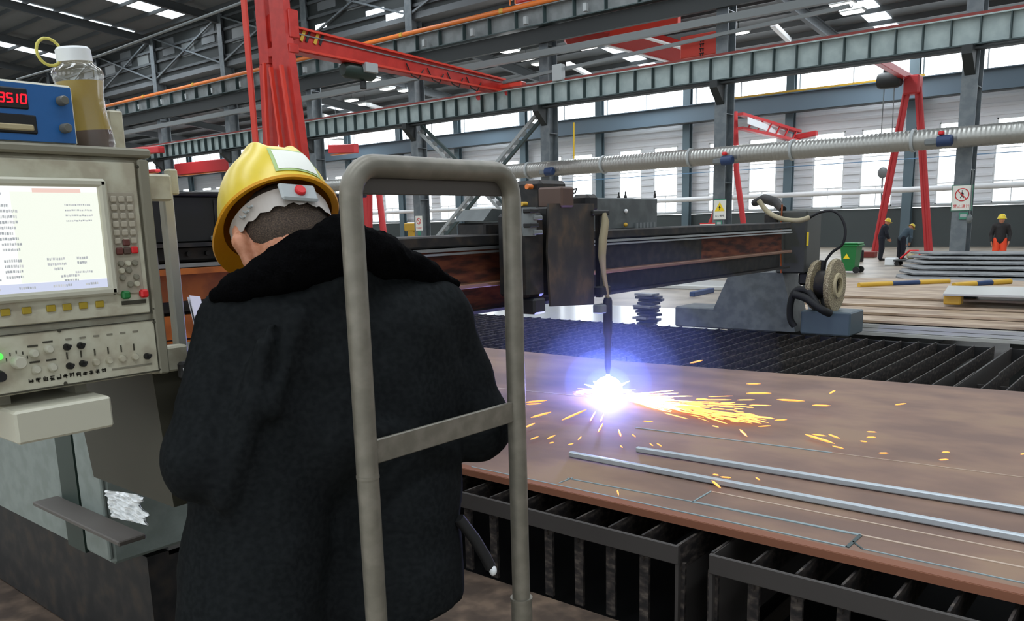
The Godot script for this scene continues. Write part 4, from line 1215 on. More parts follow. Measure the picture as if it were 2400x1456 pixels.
func build_console() -> void:
	var F := -1.5
	var t := thing("control_console", "putty coloured control console with a lit screen and a keypad, at left", "console", Vector3(-1.72, 1.335, -.47))
	boxpart("cabinet", Vector3(-1.735, 1.54, -.47), Vector3(.46, .40, .61), mats.putty, t, .012)
	boxpart("hood_lip", Vector3(-1.72, 1.741, -.475), Vector3(.46, .016, .612), mats.putty_dark, t, .004)
	boxpart("face_plate", Vector3(F + .003, 1.59, -.45), Vector3(.006, .268, .60), mats.putty, t, .002)
	boxpart("side_rim", Vector3(F + .004, 1.535, -.764), Vector3(.012, .39, .020), mats.putty_dark, t, .003)
	var b := MB.new()
	# screen surround
	var z0 := -.690; var z1 := -.300; var y0 := 1.495; var y1 := 1.693
	for s in [[z0, z0 + .012, y0, y1], [z1 - .012, z1, y0, y1]]:
		b.box(Vector3(F + .011, (s[2] + s[3]) / 2, (s[0] + s[1]) / 2), Vector3(.016, s[3] - s[2], .014), .004)
	for s in [[y0, y0 + .014], [y1 - .012, y1]]:
		b.box(Vector3(F + .011, (s[0] + s[1]) / 2, (z0 + z1) / 2), Vector3(.016, .014, z1 - z0), .004)
	part("screen_frame", b, mats.putty_light, t)
	# screen: a lit picture with rows of grey text
	var im := Image.create(760, 352, false, Image.FORMAT_RGB8)
	im.fill(Color(.98, .99, .98))
	im.fill_rect(Rect2i(470, 20, 290, 300), Color(.95, .97, .92))
	im.fill_rect(Rect2i(0, 322, 760, 30), Color(.80, .83, .92))
	im.fill_rect(Rect2i(540, 8, 160, 14), Color(.93, .80, .76))
	var rr := RandomNumberGenerator.new()
	rr.seed = 3
	for r in [[400, 60, 60, 9], [420, 78, 62, 9], [420, 96, 62, 9], [420, 114, 62, 9], [420, 132, 50, 9], [420, 150, 44, 9], [420, 168, 58, 9], [425, 186, 58, 8], [425, 204, 56, 8], [425, 240, 56, 9], [425, 258, 56, 9], [425, 276, 56, 8], [425, 294, 56, 8], [560, 240, 60, 8], [560, 258, 60, 8], [660, 240, 34, 9], [660, 256, 34, 9], [580, 274, 30, 9], [650, 290, 60, 7], [600, 300, 60, 8], [610, 316, 50, 6], [30, 306, 44, 6], [130, 304, 44, 6], [240, 300, 54, 6], [360, 302, 50, 6], [640, 60, 90, 5], [640, 78, 90, 5], [640, 96, 90, 5], [640, 114, 90, 5], [400, 22, 44, 7], [150, 20, 40, 6], [40, 332, 44, 8], [150, 332, 44, 8], [260, 332, 44, 8], [360, 332, 44, 8], [460, 332, 54, 8], [570, 332, 60, 8], [680, 332, 44, 8]]:
		var x: int = r[0]
		while x < r[0] + r[2]:
			var w := rr.randi_range(3, 7)
			im.fill_rect(Rect2i(x, r[1] + rr.randi_range(0, 1), w, r[3]), Color(.60, .62, .64).lerp(Color(.88, .88, .88), rr.randf() * .7))
			x += w + 2
	var sm := mat("screen", Color(.02, .02, .02), .3)
	sm.emission_enabled = true
	sm.emission = Color.WHITE
	sm.emission_operator = BaseMaterial3D.EMISSION_OP_MULTIPLY
	sm.emission_texture = ImageTexture.create_from_image(im)
	sm.emission_energy_multiplier = SCREEN_E
	var q := ArrayMesh.new()
	var arr := []
	arr.resize(Mesh.ARRAY_MAX)
	var za := z1 - .012; var zb := z0 + .012; var ya := y0 + .014; var yb := y1 - .012; var xs := F + .0075
	var o3: Vector3 = t.position
	arr[Mesh.ARRAY_VERTEX] = PackedVector3Array([Vector3(xs, yb, za) - o3, Vector3(xs, yb, zb) - o3, Vector3(xs, ya, zb) - o3, Vector3(xs, ya, za) - o3])
	arr[Mesh.ARRAY_NORMAL] = PackedVector3Array([Vector3.RIGHT, Vector3.RIGHT, Vector3.RIGHT, Vector3.RIGHT])
	arr[Mesh.ARRAY_TEX_UV] = PackedVector2Array([Vector2(0, 0), Vector2(1, 0), Vector2(1, 1), Vector2(0, 1)])
	arr[Mesh.ARRAY_INDEX] = PackedInt32Array([0, 1, 2, 0, 2, 3])
	q.add_surface_from_arrays(Mesh.PRIMITIVE_TRIANGLES, arr)
	tag(put("screen", q, sm, t), "lit screen with rows of grey text")
	var l := AreaLight3D.new()
	l.name = "screen_light"
	l.area_size = Vector2(.36, .17)
	l.light_energy = .03
	l.shadow_enabled = true
	t.add_child(l)
	l.position = Vector3(F + .02, (ya + yb) / 2, (za + zb) / 2) - o3
	l.rotation = Vector3(0, -PI / 2, 0)
	# keypad
	var kp := boxpart("keypad", Vector3(F + .007, 1.583, -.716), Vector3(.004, .178, .048), mats.keypad_grey, t, .001)
	for r in 6:
		for c in 3:
			boxpart("key", Vector3(F + .011, 1.66 - r * .0145, -.702 - c * .0145), Vector3(.004, .011, .011), mats.key_grey, kp, .002)
	for k in [[1.585, -.7165, mats.keybrown], [1.570, -.703, mats.keybrown], [1.570, -.7165, mats.brown_box], [1.571, -.730, mats.knob_red]]:
		boxpart("arrow_key", Vector3(F + .011, k[0], k[1]), Vector3(.006, .0125, .0125), k[2], kp, .002)
	for r in 4:
		for c in 3:
			if (r + c) % 4 == 3: continue
			b = MB.new()
			b.lathe([Vector2(0, .006), Vector2(.004, .006), Vector2(.0055, .004), Vector2(.0055, 0)], 12, Transform3D(Basis(Vector3(0, 1, 0), Vector3(1, 0, 0), Vector3(0, 0, -1)), Vector3(F + .008, 1.548 - r * .0125, -.703 - c * .0125)))
			part("round_key", b, mats.putty if (r + c) % 2 else mats.putty_dark, kp)
	tag(boxpart("start_button", Vector3(F + .012, 1.4925, -.7045), Vector3(.012, .0145, .0145), mats.bin_green, t, .003), "green button")
	tag(boxpart("stop_button", Vector3(F + .012, 1.4925, -.738), Vector3(.012, .0145, .0145), mats.knob_red, t, .003), "red button")
	boxpart("button_label", Vector3(F + .007, 1.478, -.720), Vector3(.003, .007, .044), mats.olive, t)
	for z in [-.508, -.540, -.578, -.604, -.631, -.659, -.465, -.43]:
		boxpart("function_label", Vector3(F + .0075, 1.480, z), Vector3(.004, .0115, .014), mats.label_yellow, t, .001)
	# seams and the lower switch panel
	for s in [[1.456, -.455, .62, .004]]:
		boxpart("seam", Vector3(F + .0015, s[0], s[1]), Vector3(.006, s[3], s[2]), mats.olive, t)
	var lp := boxpart("switch_panel", Vector3(F + .003, 1.395, -.45), Vector3(.006, .098, .612), mats.putty, t, .003)
	for s in [[1.443, 0], [1.347, 0]]:
		boxpart("groove", Vector3(F + .0068, s[0], -.45), Vector3(.002, .002, .612), mats.olive, lp)
	boxpart("groove", Vector3(F + .0068, 1.395, -.754), Vector3(.002, .096, .002), mats.olive, lp)
	var axis := Basis(Vector3(0, 1, 0), Vector3(1, 0, 0), Vector3(0, 0, -1))
	b = MB.new()
	b.lathe([Vector2(0, .016), Vector2(.0085, .016), Vector2(.0105, .013), Vector2(.011, 0)], 20, Transform3D(axis, Vector3(F + .006, 1.397, -.516)))
	part("dial", b, mats.putty_light, lp)
	for i in 5:
		boxpart("dial_mark", Vector3(F + .0065, 1.397 + .017 * cos((i - 2) * .6), -.516 + .017 * sin((i - 2) * .6)), Vector3(.001, .005, .0016), mats.olive, lp)
	for s in [[1.412, -.566], [1.381, -.542], [1.381, -.568], [1.408, -.542]]:
		b = MB.new()
		b.lathe([Vector2(0, .009), Vector2(.005, .009), Vector2(.0072, .006), Vector2(.0075, 0)], 16, Transform3D(axis, Vector3(F + .006, s[0], s[1])))
		part("push_button", b, mats.putty_light, lp)
		boxpart("button_text", Vector3(F + .0065, s[0] + .0125, s[1]), Vector3(.001, .003, .016), mats.olive, lp)
	for s in [[1.412, -.595], [1.4115, -.618], [1.379, -.596], [1.380, -.618], [1.377, -.733]]:
		b = MB.new()
		b.lathe([Vector2(0, .010), Vector2(.004, .010), Vector2(.0055, .007), Vector2(.006, 0)], 14, Transform3D(axis, Vector3(F + .006, s[0], s[1])))
		b.box(Vector3(F + .018, s[0] + .003, s[1]), Vector3(.012, .004, .004))
		tag(part("toggle_switch", b, mats.black, lp), "dark toggle switch")
	for i in 6:
		boxpart("slider_mark", Vector3(F + .0068, 1.397, -.594 - i * .0234), Vector3(.0015, .012, .002), mats.olive, lp)
		if i > 1:
			b = MB.new()
			b.lathe([Vector2(0, .006), Vector2(.005, .006), Vector2(.0065, .003), Vector2(.0065, 0)], 14, Transform3D(axis, Vector3(F + .006, 1.379, -.594 - i * .0234)))
			part("slider_knob", b, mats.putty, lp)
		boxpart("slider_text", Vector3(F + .0066, 1.425, -.60 - i * .0234), Vector3(.001, .003, .010), mats.putty_dark, lp)
	b = MB.new()
	b.lathe([Vector2(0, .008), Vector2(.004, .007), Vector2(.006, 0)], 14, Transform3D(axis, Vector3(F + .006, 1.41, -.490)))
	tag(part("pilot_lamp", b, mats.green_lamp, lp), "glowing green lamp")
	b = MB.new()
	b.lathe([Vector2(0, .012), Vector2(.008, .012), Vector2(.010, 0)], 16, Transform3D(axis, Vector3(F + .006, 1.378, -.486)))
	part("push_button", b, mats.black, lp)
	# the row of characters and the smaller row on the panel (too blurred to read)
	for i in 12:
		b = MB.new()
		var z := -.533 - i * .0109
		for k in 7:
			if rr.randf() < .5: b.box(Vector3(F + .0066, 1.3625 + rr.randf_range(-.0035, .0035), z + rr.randf_range(-.001, .001)), Vector3(.001, .0012, rr.randf_range(.004, .008)))
			else: b.box(Vector3(F + .0066, 1.3625 + rr.randf_range(-.001, .001), z + rr.randf_range(-.0035, .0035)), Vector3(.001, rr.randf_range(.004, .008), .0012))
		part("panel_character", b, mats.olive, lp)
	boxpart("panel_text", Vector3(F + .0066, 1.362, -.704), Vector3(.001, .003, .074), mats.putty_dark, lp)
	for s in [[1.441, -.587], [1.350, -.586], [1.438, -.754], [1.349, -.757], [1.717, -.754], [1.574, -.758], [1.463, -.757]]:
		b = MB.new()
		b.lathe([Vector2(0, .003), Vector2(.002, .003), Vector2(.0032, .001), Vector2(.0032, 0)], 10, Transform3D(axis, Vector3(F + .006, s[0], s[1])))
		part("screw", b, mats.olive, t)
	# hinge plates and the upright bar at the right side
	b = MB.new()
	b.bar(Vector3(-1.60, 1.328, -.857), Vector3(-1.60, 1.711, -.859), .022, .022, .003)
	part("upright_bar", b, mats.pale_tube, t)
	for y in [1.685, 1.355]:
		boxpart("hinge_plate", Vector3(-1.57, y, -.812), Vector3(.03, .05, .075), mats.putty, t, .004)
		for s in [-1, 1]:
			b = MB.new()
			b.lathe([Vector2(0, .004), Vector2(.004, .004), Vector2(.005, 0)], 10, Transform3D(axis, Vector3(-1.555, y + s * .012, -.795)))
			part("screw", b, mats.olive, t)
	boxpart("top_bracket", Vector3(-1.60, 1.698, -.874), Vector3(.02, .05, .02), mats.putty, t, .003)
	# drawer box below, support neck and arm
	boxpart("drawer", Vector3(-1.57, 1.296, -.563), Vector3(.24, .055, .156), mats.putty_light, t, .004)
	for z in [-.50, -.625]:
		boxpart("drawer_hanger", Vector3(-1.6, 1.328, z), Vector3(.14, .02, .02), mats.putty_dark, t)
	b = MB.new()
	b.prism(PackedVector2Array([Vector2(-1.96, 1.33), Vector2(-1.90, 1.06), Vector2(-1.545, 1.06), Vector2(-1.575, 1.33)]), .08, Transform3D(Basis.IDENTITY, Vector3(0, 0, -.82)))
	b.box(Vector3(-1.85, 1.2, -.98), Vector3(.2, .26, .26))
	part("support_neck", b, mats.olive, t)
	b = MB.new()
	b.box(Vector3(-2.08, 1.0, -1.14), Vector3(.62, .14, .16), .006)
	part("support_arm", b, mats.putty_dark, t)

	# the blue height controller on the console
	t = thing("height_controller", "blue panel meter box with red digits standing on the console", "meter", Vector3(-1.62, 1.749, -.44))
	boxpart("case", Vector3(-1.63, 1.798, -.43), Vector3(.25, .098, .462), mats.putty_light, t, .004)
	boxpart("front_panel", Vector3(F - .0025, 1.7975, -.43), Vector3(.004, .090, .452), mats.panel_blue, t)
	var dw := boxpart("display_window", Vector3(F - .001, 1.818, -.512), Vector3(.006, .033, .150), mats.black, t, .002)
	var seg := {"0": "abcdef", "1": "bc", "5": "acdfg", "8": "abcdefg"}
	var places := [["8", -.547], ["5", -.559], ["1", -.5663], ["0", -.5795]]
	for p in places:
		b = MB.new()
		var zc: float = p[1]
		var hw := .0040; var hh := .0066; var yc := 1.8175; var xx := F + .0025
		for s in seg[p[0]]:
			match s:
				"a": b.box(Vector3(xx, yc + hh, zc - .001), Vector3(.001, .0022, hw * 2))
				"g": b.box(Vector3(xx, yc, zc), Vector3(.001, .0022, hw * 2))
				"d": b.box(Vector3(xx, yc - hh, zc + .001), Vector3(.001, .0022, hw * 2))
				"b": b.box(Vector3(xx, yc + hh / 2, zc - hw - .0005), Vector3(.001, hh, .0022))
				"c": b.box(Vector3(xx, yc - hh / 2, zc - hw + .0005), Vector3(.001, hh, .0022))
				"f": b.box(Vector3(xx, yc + hh / 2, zc + hw - .0005), Vector3(.001, hh, .0022))
				"e": b.box(Vector3(xx, yc - hh / 2, zc + hw + .0005), Vector3(.001, hh, .0022))
		tag(part("digit", b, mats.led_red, dw), "glowing red digit")
	var sw := boxpart("switch_recess", Vector3(F - .001, 1.7785, -.52), Vector3(.006, .030, .152), mats.black, t, .002)
	boxpart("rocker", Vector3(F + .002, 1.773, -.52), Vector3(.006, .010, .14), mats.flange_cream, sw, .002)
	for y in [1.8195, 1.7755]:
		b = MB.new()
		b.lathe([Vector2(0, .018), Vector2(.006, .018), Vector2(.0075, .015), Vector2(.008, 0)], 18, Transform3D(axis, Vector3(F, y, -.638)))
		part("knob", b, mats.knob_grey, t)

	# bottle of tea behind it
	var B := Vector3(-1.62, 1.75, -.737)
	var tilt := Transform3D(Basis(Vector3.RIGHT, .09) * Basis(Vector3.BACK, .0), B)
	t = thing("drink_bottle", "clear bottle of yellow tea with a white cap and yellow strap, on the console", "bottle", B)
	b = MB.new()
	b.lathe([Vector2(0, .002), Vector2(.034, .0), Vector2(.040, .006), Vector2(.041, .02), Vector2(.038, .05), Vector2(.0355, .075), Vector2(.037, .10), Vector2(.0425, .13), Vector2(.0435, .138), Vector2(.041, .145), Vector2(.031, .152), Vector2(.029, .156), Vector2(.029, .165)], 32, tilt)
	part("shell", b, mats.bottle_plastic, t)
	b = MB.new()
	b.lathe([Vector2(0, .038), Vector2(.0375, .038), Vector2(.0355, .05), Vector2(.0335, .075), Vector2(.035, .10), Vector2(.0395, .124), Vector2(0, .124)], 28, tilt)
	part("tea", b, mats.tea, t)
	b = MB.new()
	b.lathe([Vector2(0, .005), Vector2(.034, .005), Vector2(.0385, .015), Vector2(.0375, .038), Vector2(0, .038)], 28, tilt)
	part("tea_leaves", b, mats.tea_leaves, t)
	b = MB.new()
	var cp := [Vector2(.0, .183), Vector2(.026, .183), Vector2(.0295, .179), Vector2(.030, .158), Vector2(.027, .158)]
	cp.reverse()
	b.lathe(cp, 32, tilt)
	part("cap", b, mats.white, t)
	var sp := []
	for i in 15:
		var a := deg_to_rad(12 + 315.0 * i / 14.0)
		sp.append(tilt * Vector3(.0, .174 + .023 * sin(a), .042 + -.021 * cos(a)))
	b = MB.new()
	b.tube(sp, .0028, 8)
	part("strap", b, mats.strap_yellow, t)
	b = MB.new()
	b.box(Vector3(-1.64, 1.789, -.789), Vector3(.03, .082, .028), .003)
	solo("upright_plate", b, mats.putty, "small putty coloured plate standing behind the bottle on the console", "plate")
	# white plastic sheet by the truck
	var TL := Vector3(-2.231, 0.922, -0.94); var TR := Vector3(-2.045, 0.946, -0.94); var BL := Vector3(-2.209, 0.851, -0.94); var BR := Vector3(-2.004, 0.872, -0.94)
	var fz := FastNoiseLite.new()
	fz.seed = 4; fz.frequency = 9.0; fz.fractal_octaves = 3
	var nu := 16
	var pt := func(i: int, k: int) -> Vector3:
		var qq := (TL.lerp(TR, i / float(nu))).lerp(BL.lerp(BR, i / float(nu)), k / float(nu))
		return qq + Vector3(.02, .012, .03) * fz.get_noise_2d(i * .05, k * .05) * .4 + Vector3(.02 * sin(k * .8), 0, 0) * (1.0 if i == nu else 0.0)
	b = MB.new()
	for i in nu:
		for k in nu:
			b.quad(pt.call(i, k), pt.call(i + 1, k), pt.call(i + 1, k + 1), pt.call(i, k + 1), Vector3(-2.3, .8, -2))
			b.quad(pt.call(i, k) - Vector3(0, 0, .003), pt.call(i + 1, k) - Vector3(0, 0, .003), pt.call(i + 1, k + 1) - Vector3(0, 0, .003), pt.call(i, k + 1) - Vector3(0, 0, .003), Vector3(-2.3, .8, 2))
	solo("plastic_sheet", b, mats.white, "crumpled white plastic sheet by the step below the console", "plastic sheet")

func build_guard() -> void:
	var X := -1.15
	var za := -.952; var zb := -1.384; var top := 1.706; var r := .0205
	var t := thing("guard_frame", "bent steel tube guard frame standing just behind the man's back", "guard frame", Vector3(X, .075, (za + zb) / 2))
	var pts := [Vector3(X, .075, za), Vector3(X, .7, za), Vector3(X, 1.2, za)]
	for i in 7:
		var a := PI / 2 * i / 6
		pts.append(Vector3(X, top - .055 + .055 * sin(a), za - .055 + .055 * cos(a)))
	for i in 7:
		var a := PI / 2 * i / 6
		pts.append(Vector3(X, top - .055 + .055 * cos(a), zb + .055 - .055 * sin(a)))
	pts.append_array([Vector3(X, 1.2, zb), Vector3(X, .78, zb), Vector3(X, .075, zb)])
	var b := MB.new()
	b.tube(pts, r, 16)
	part("tube", b, mats.tube_steel, t)
	boxpart("cross_bar", Vector3(X + .002, 1.194, (za + zb) / 2), Vector3(.008, .046, za - zb), mats.tube_steel, t, .002)
	boxpart("upper_bar", Vector3(X - .012, 1.672, (za + zb) / 2), Vector3(.006, .030, za - zb), mats.band_grey, t, .002)
	for s in [za, zb]:
		b = MB.new()
		b.tube([Vector3(X, .075, s), Vector3(X, .742, s)], .0245, 16)
		part("sleeve", b, mats.tube_steel, t)
		boxpart("foot_plate", Vector3(X, .081, s), Vector3(.1, .012, .1), mats.dark_iron, t, .002)
	for s in [zb]:
		b = MB.new()
		b.tube([Vector3(X, .742, s), Vector3(X, .750, s)], .026, 16)
		part("weld_ring", b, mats.tube_steel, t)
	b = MB.new()
	b.tube([Vector3(X, 1.148, za), Vector3(X, 1.154, za)], .0215, 16)
	part("weld_ring", b, mats.tube_steel, t)
# ---------------------------------------------------------------- people
func hand(wrist: Vector3, dir: Vector3, palm_out: Vector3, thumb_side: float, curl: float) -> Array:
	# bones of a hand with four fingers and a thumb; dir: along the fingers, palm_out: out of the palm
	var bones := []
	var side := dir.cross(palm_out).normalized()
	for i in 4:
		var o := (i - 1.5) * .019
		var knuckle := wrist + dir * (.09 - .004 * absf(i - 1.2)) + side * o
		bones.append([wrist + dir * .02 + side * o * .6, knuckle, .015, .011])
		var p := knuckle
		var d := dir
		var lens: Array = [[.036, .022, .018], [.042, .026, .020], [.039, .024, .019], [.030, .019, .016]][i if thumb_side > 0 else 3 - i]
		for k in 3:
			d = d.rotated(side, curl * (.7 + .3 * k)).normalized()
			var n: Vector3 = p + d * lens[k]
			bones.append([p, n, .0092 - .0008 * k, .0086 - .0008 * k])
			p = n
	var tb := wrist + dir * .028 - side * .026 * thumb_side
	var t1 := tb + (dir * .55 - side * thumb_side * .7 + palm_out * .3).normalized() * .042
	var t2 := t1 + (dir * .85 - side * thumb_side * .15 + palm_out * .5).normalized() * .032
	bones.append([wrist + dir * .02 - side * .014 * thumb_side, tb, .016, .014]); bones.append([tb, t1, .0125, .0105]); bones.append([t1, t2, .0105, .0085])
	return bones

func build_operator() -> void:
	var base := Vector3(-1.45, .075, -1.08)
	var yw := deg_to_rad(40 + 40.0)
	var f0 := Vector3(-sin(yw), 0, -cos(yw))
	var r0 := f0.cross(Vector3.UP)
	var pt := deg_to_rad(38.8)
	var f := f0 * cos(pt) - Vector3.UP * sin(pt)
	var u1 := f0 * sin(pt) + Vector3.UP * cos(pt)
	var ro := deg_to_rad(5.0)
	var u := u1 * cos(ro) + r0 * sin(ro)
	var r := r0 * cos(ro) - u1 * sin(ro)
	var c := Vector3(-1.475, 1.622, -1.028)
	var hc := c - u * .05 + f * .005
	var head := Basis(r, u, -f)
	# joints
	var Le := Vector3(-1.411, 1.178, -0.77); var Re := Vector3(-1.269, 1.14, -1.385)
	var Lw := Vector3(-1.665, 1.26, -.985); var Rw := Vector3(-1.565, 1.076, -1.414)
	var Ls := Vector3(-1.451, 1.415, -0.89); var Rs := Vector3(-1.341, 1.374, -1.343)
	var neck := Vector3(-1.462, 1.517, -1.105)
	var skull := [[hc - f * .022 + u * .01, hc + f * .03 + u * .01, .084, .078], [hc + f * .035 - u * .03, hc + f * .05 - u * .095, .058, .045], [hc - f * .02 - u * .04, hc + f * .03 - u * .05, .072, .068],
		[hc + f * .098 - u * .005, hc + f * .118 - u * .04, .011, .015], [hc + f * .085 - u * .072 - r * .018, hc + f * .085 - u * .072 + r * .018, .009, .009], [hc + f * .085 + u * .022 - r * .03, hc + f * .085 + u * .022 + r * .03, .014, .014],
		[hc + f * .075 - u * .115, hc + f * .08 - u * .115, .022, .02], [hc - f * .03 - u * .05, neck, .058, .056]]
	for s in [-1, 1]:
		# ear: rim, lobe and bowl
		var e: Vector3 = hc + r * s * .079 - u * .022
		skull.append([e - f * .010 + u * .030 + r * s * .014, e - f * .022 - u * .006 + r * s * .024, .009, .009])
		skull.append([e - f * .022 - u * .006 + r * s * .024, e - f * .004 - u * .046 + r * s * .010, .009, .010])
		skull.append([e + f * .008 + u * .024 + r * s * .004, e - f * .010 + u * .028 + r * s * .010, .006, .007])
		skull.append([e, e - u * .02, .008, .008])
	var hb := body_mesh(skull, .006, .022)
	var trunk := [[neck, Vector3(-1.456, 1.415, -1.124), .055, .09], [Vector3(-1.456, 1.415, -1.124), Vector3(-1.436, 0.992, -1.061), .09, .09], [Ls, Rs, .05, .05], [Ls, Le, .038, .030], [Rs, Re, .038, .030], [Le, Lw, .030, .026], [Re, Rw, .030, .026],
		[Vector3(-1.451, 0.882, -0.995), Vector3(-1.389, 0.859, -1.108), .09, .09], [Vector3(-1.44, .86, -.99), Vector3(-1.47, .48, -.98), .085, .06], [Vector3(-1.47, .48, -.98), Vector3(-1.43, .14, -.97), .055, .04], [Vector3(-1.41, .86, -1.16), Vector3(-1.45, .48, -1.2), .085, .06], [Vector3(-1.45, .48, -1.2), Vector3(-1.40, .14, -1.22), .055, .04]]
	var tb := body_mesh(trunk, .02, .05)
	hb.v.append_array(tb.v); hb.n.append_array(tb.n)
	for hbones in [hand(Lw, Vector3(-.75, .35, -.3).normalized(), Vector3(-.1, .25, -.95).normalized(), -1, .45), hand(Rw, Vector3(-.75, .1, .45).normalized(), Vector3(-.4, -.2, -.85).normalized(), 1, .4)]:
		var m := body_mesh(hbones, .005, .010)
		hb.v.append_array(m.v); hb.n.append_array(m.n)
	var t := thing("person", "man in a black fur-collared jacket and yellow helmet, seen from behind with bowed head", "person", base)
	var body := part("body", hb, mats.skin, t)
	# hair, shaved close at the nape
	var cap := body_mesh([[hc - f * .024 + u * .01, hc + f * .02 + u * .01, .0885, .08], [hc - f * .028 - u * .03, hc - f * .02 - u * .06, .075, .064]], .006, .02, [Plane(-u, -(hc - u * .122).dot(u)), Plane((f - u * .35 + 0 * r).normalized(), (f - u * .35).normalized().dot(hc - f * .026 - u * .02))], .002, 60.0)
	part("hair", cap, mats.hair, t)
	for s in [-1, 1]:
		var eb := MB.new()
		eb.ball(hc + f * .086 + r * s * .031 + u * .002, Vector3.ONE * .012, 12, 8)
		part("eye", eb, mats.white, t)
	# jacket
	var jb := [[Vector3(-1.448, 1.369, -0.974), Vector3(-1.412, 0.856, -0.861), .142, .150], [Vector3(-1.381, 1.353, -1.212), Vector3(-1.318, 0.777, -1.133), .16, .160], [Vector3(-1.451, 1.424, -0.932), Vector3(-1.343, 1.397, -1.308), .072, .10], [Vector3(-1.404, 1.466, -1.088), Vector3(-1.379, 1.187, -1.039), .11, .145],
		[Ls, Le, .070, .060], [Rs, Re, .083, .073], [Le, Lw - (Lw - Le) * .12, .064, .05], [Re, Rw - (Rw - Re) * .1, .073, .052], [Vector3(-1.513, 1.255, -1.143), Vector3(-1.446, 0.772, -1.051), .14, .17], [Vector3(-1.44, .86, -.99), Vector3(-1.40, .80, -1.16), .14, .14]]
	# folds in the cloth at the shoulder blades and elbows
	for fo in [[Vector3(-1.319, 1.429, -0.891), Vector3(-1.342, 1.223, -0.814), .010], [Vector3(-1.314, 1.44, -0.945), Vector3(-1.297, 1.26, -0.86), .009], [Vector3(-1.32, 1.279, -0.832), Vector3(-1.345, 1.112, -0.77), .022], [Vector3(-1.25, 1.336, -1.277), Vector3(-1.242, 1.197, -1.316), .014], [Vector3(-1.33, 1.4, -0.868), Vector3(-1.327, 1.301, -0.839), .008], [Vector3(-1.235, 1.201, -1.07), Vector3(-1.187, 1.137, -1.188), .012]]:
		jb.append([fo[0], fo[1], fo[2], fo[2] * .7])
	var jm := body_mesh(jb, .0125, .032, [Plane(Vector3.DOWN, -.79)], .009, 7.0)
	part("jacket", jm, mats.jacket, t)
	var fb := body_mesh([[Vector3(-1.437, 1.48, -0.851), Vector3(-1.406, 1.495, -0.881), .014, .024], [Vector3(-1.406, 1.495, -0.881), Vector3(-1.382, 1.513, -0.932), .024, .034], [Vector3(-1.382, 1.513, -0.932), Vector3(-1.364, 1.551, -0.996), .034, .044], [Vector3(-1.364, 1.551, -0.996), Vector3(-1.338, 1.571, -1.077), .044, .048], [Vector3(-1.369, 1.524, -0.973), Vector3(-1.347, 1.547, -1.05), .042, .055], [Vector3(-1.338, 1.571, -1.077), Vector3(-1.323, 1.54, -1.162), .048, .045], [Vector3(-1.33, 1.539, -1.168), Vector3(-1.313, 1.5, -1.266), .045, .032], [Vector3(-1.313, 1.5, -1.266), Vector3(-1.298, 1.47, -1.351), .032, .014]], .007, .03, [], .006, 40.0)
	part("fur_collar", fb, mats.fur, t)
	for lg in [[Vector3(-1.44, .86, -.99), Vector3(-1.47, .48, -.98), Vector3(-1.43, .13, -.97)], [Vector3(-1.41, .86, -1.16), Vector3(-1.45, .48, -1.2), Vector3(-1.40, .13, -1.22)]]:
		var lm := body_mesh([[lg[0], lg[1], .115, .085], [lg[1], lg[2], .085, .075]], .015, .04, [Plane(Vector3.DOWN, -.12)], .006, 9.0)
		part("trouser_leg", lm, mats.trousers, t)
		var bo := body_mesh([[lg[2] + Vector3(.02, .06, 0), lg[2] + Vector3(.03, -.015, 0), .05, .042], [lg[2] + Vector3(.02, -.015, 0), lg[2] + Vector3(-.15, -.022, -.03), .042, .034]], .01, .03, [Plane(Vector3.DOWN, -.076)])
		part("boot", bo, mats.boot, t)
	# helmet
	var dome := func(a: float, e: float, grow: float) -> Vector3:
		var ca := cos(a); var sa := sin(a)
		var ce := pow(maxf(cos(e), 0.0), .78); var se := pow(maxf(sin(e), 0.0), .92)
		var x := sa * ce * (.113 + grow); var z := ca * ce * ((.136 if ca > 0 else .128) + grow)
		var ridge := 0.0
		for k in [-.040, .040]: ridge += .019 * exp(-pow((x - k) / .014, 2.0)) * smoothstep(.35, .85, se)
		return c + r * x + f * z + u * ((.142 + grow) * se + ridge)
	var hel := MB.new()
	var na := 72; var ne := 18
	var grid := []
	for i in ne + 1:
		var row := []
		for k in na: row.append(dome.call(TAU * k / na, PI / 2 * i / ne, 0.0))
		grid.append(row)
	var nrm := []
	for i in ne + 1:
		var row := []
		for k in na:
			var du: Vector3 = grid[i][(k + 1) % na] - grid[i][(k + na - 1) % na]
			var dv: Vector3 = grid[mini(i + 1, ne)][k] - grid[maxi(i - 1, 0)][k]
			var n := du.cross(dv).normalized()
			if n.dot(grid[i][k] - c) < 0: n = -n
			if i >= ne: n = u
			row.append(n)
		nrm.append(row)
	for i in ne:
		for k in na:
			var k2 := (k + 1) % na
			hel.tri(grid[i][k], grid[i][k2], grid[i + 1][k2], nrm[i][k], nrm[i][k2], nrm[i + 1][k2])
			if i < ne - 1: hel.tri(grid[i][k], grid[i + 1][k2], grid[i + 1][k], nrm[i][k], nrm[i + 1][k2], nrm[i + 1][k])
	var ho := part("helmet", hel, mats.helmet, t)
	tag(ho, "yellow safety helmet")
	# brim with a longer peak in front, rounded edge
	var br := MB.new()
	var rimp := []
	for k in na:
		var a := TAU * k / na
		var out := .010 + (.034 * pow(maxf(cos(a), 0.0), 1.5))
		var base_p: Vector3 = dome.call(a, 0.0, 0.0)
		var od: Vector3 = (r * sin(a) + f * cos(a)).normalized()
		var p0: Vector3 = base_p + u * .004 - od * .002
		var p1: Vector3 = base_p + od * out - u * (.006 + .01 * maxf(cos(a), 0.0))
		var p2: Vector3 = base_p + od * (out - .002) - u * (.011 + .01 * maxf(cos(a), 0.0))
		var p3: Vector3 = base_p - od * .005 - u * .006
		rimp.append([p0, p1, p2, p3, od])
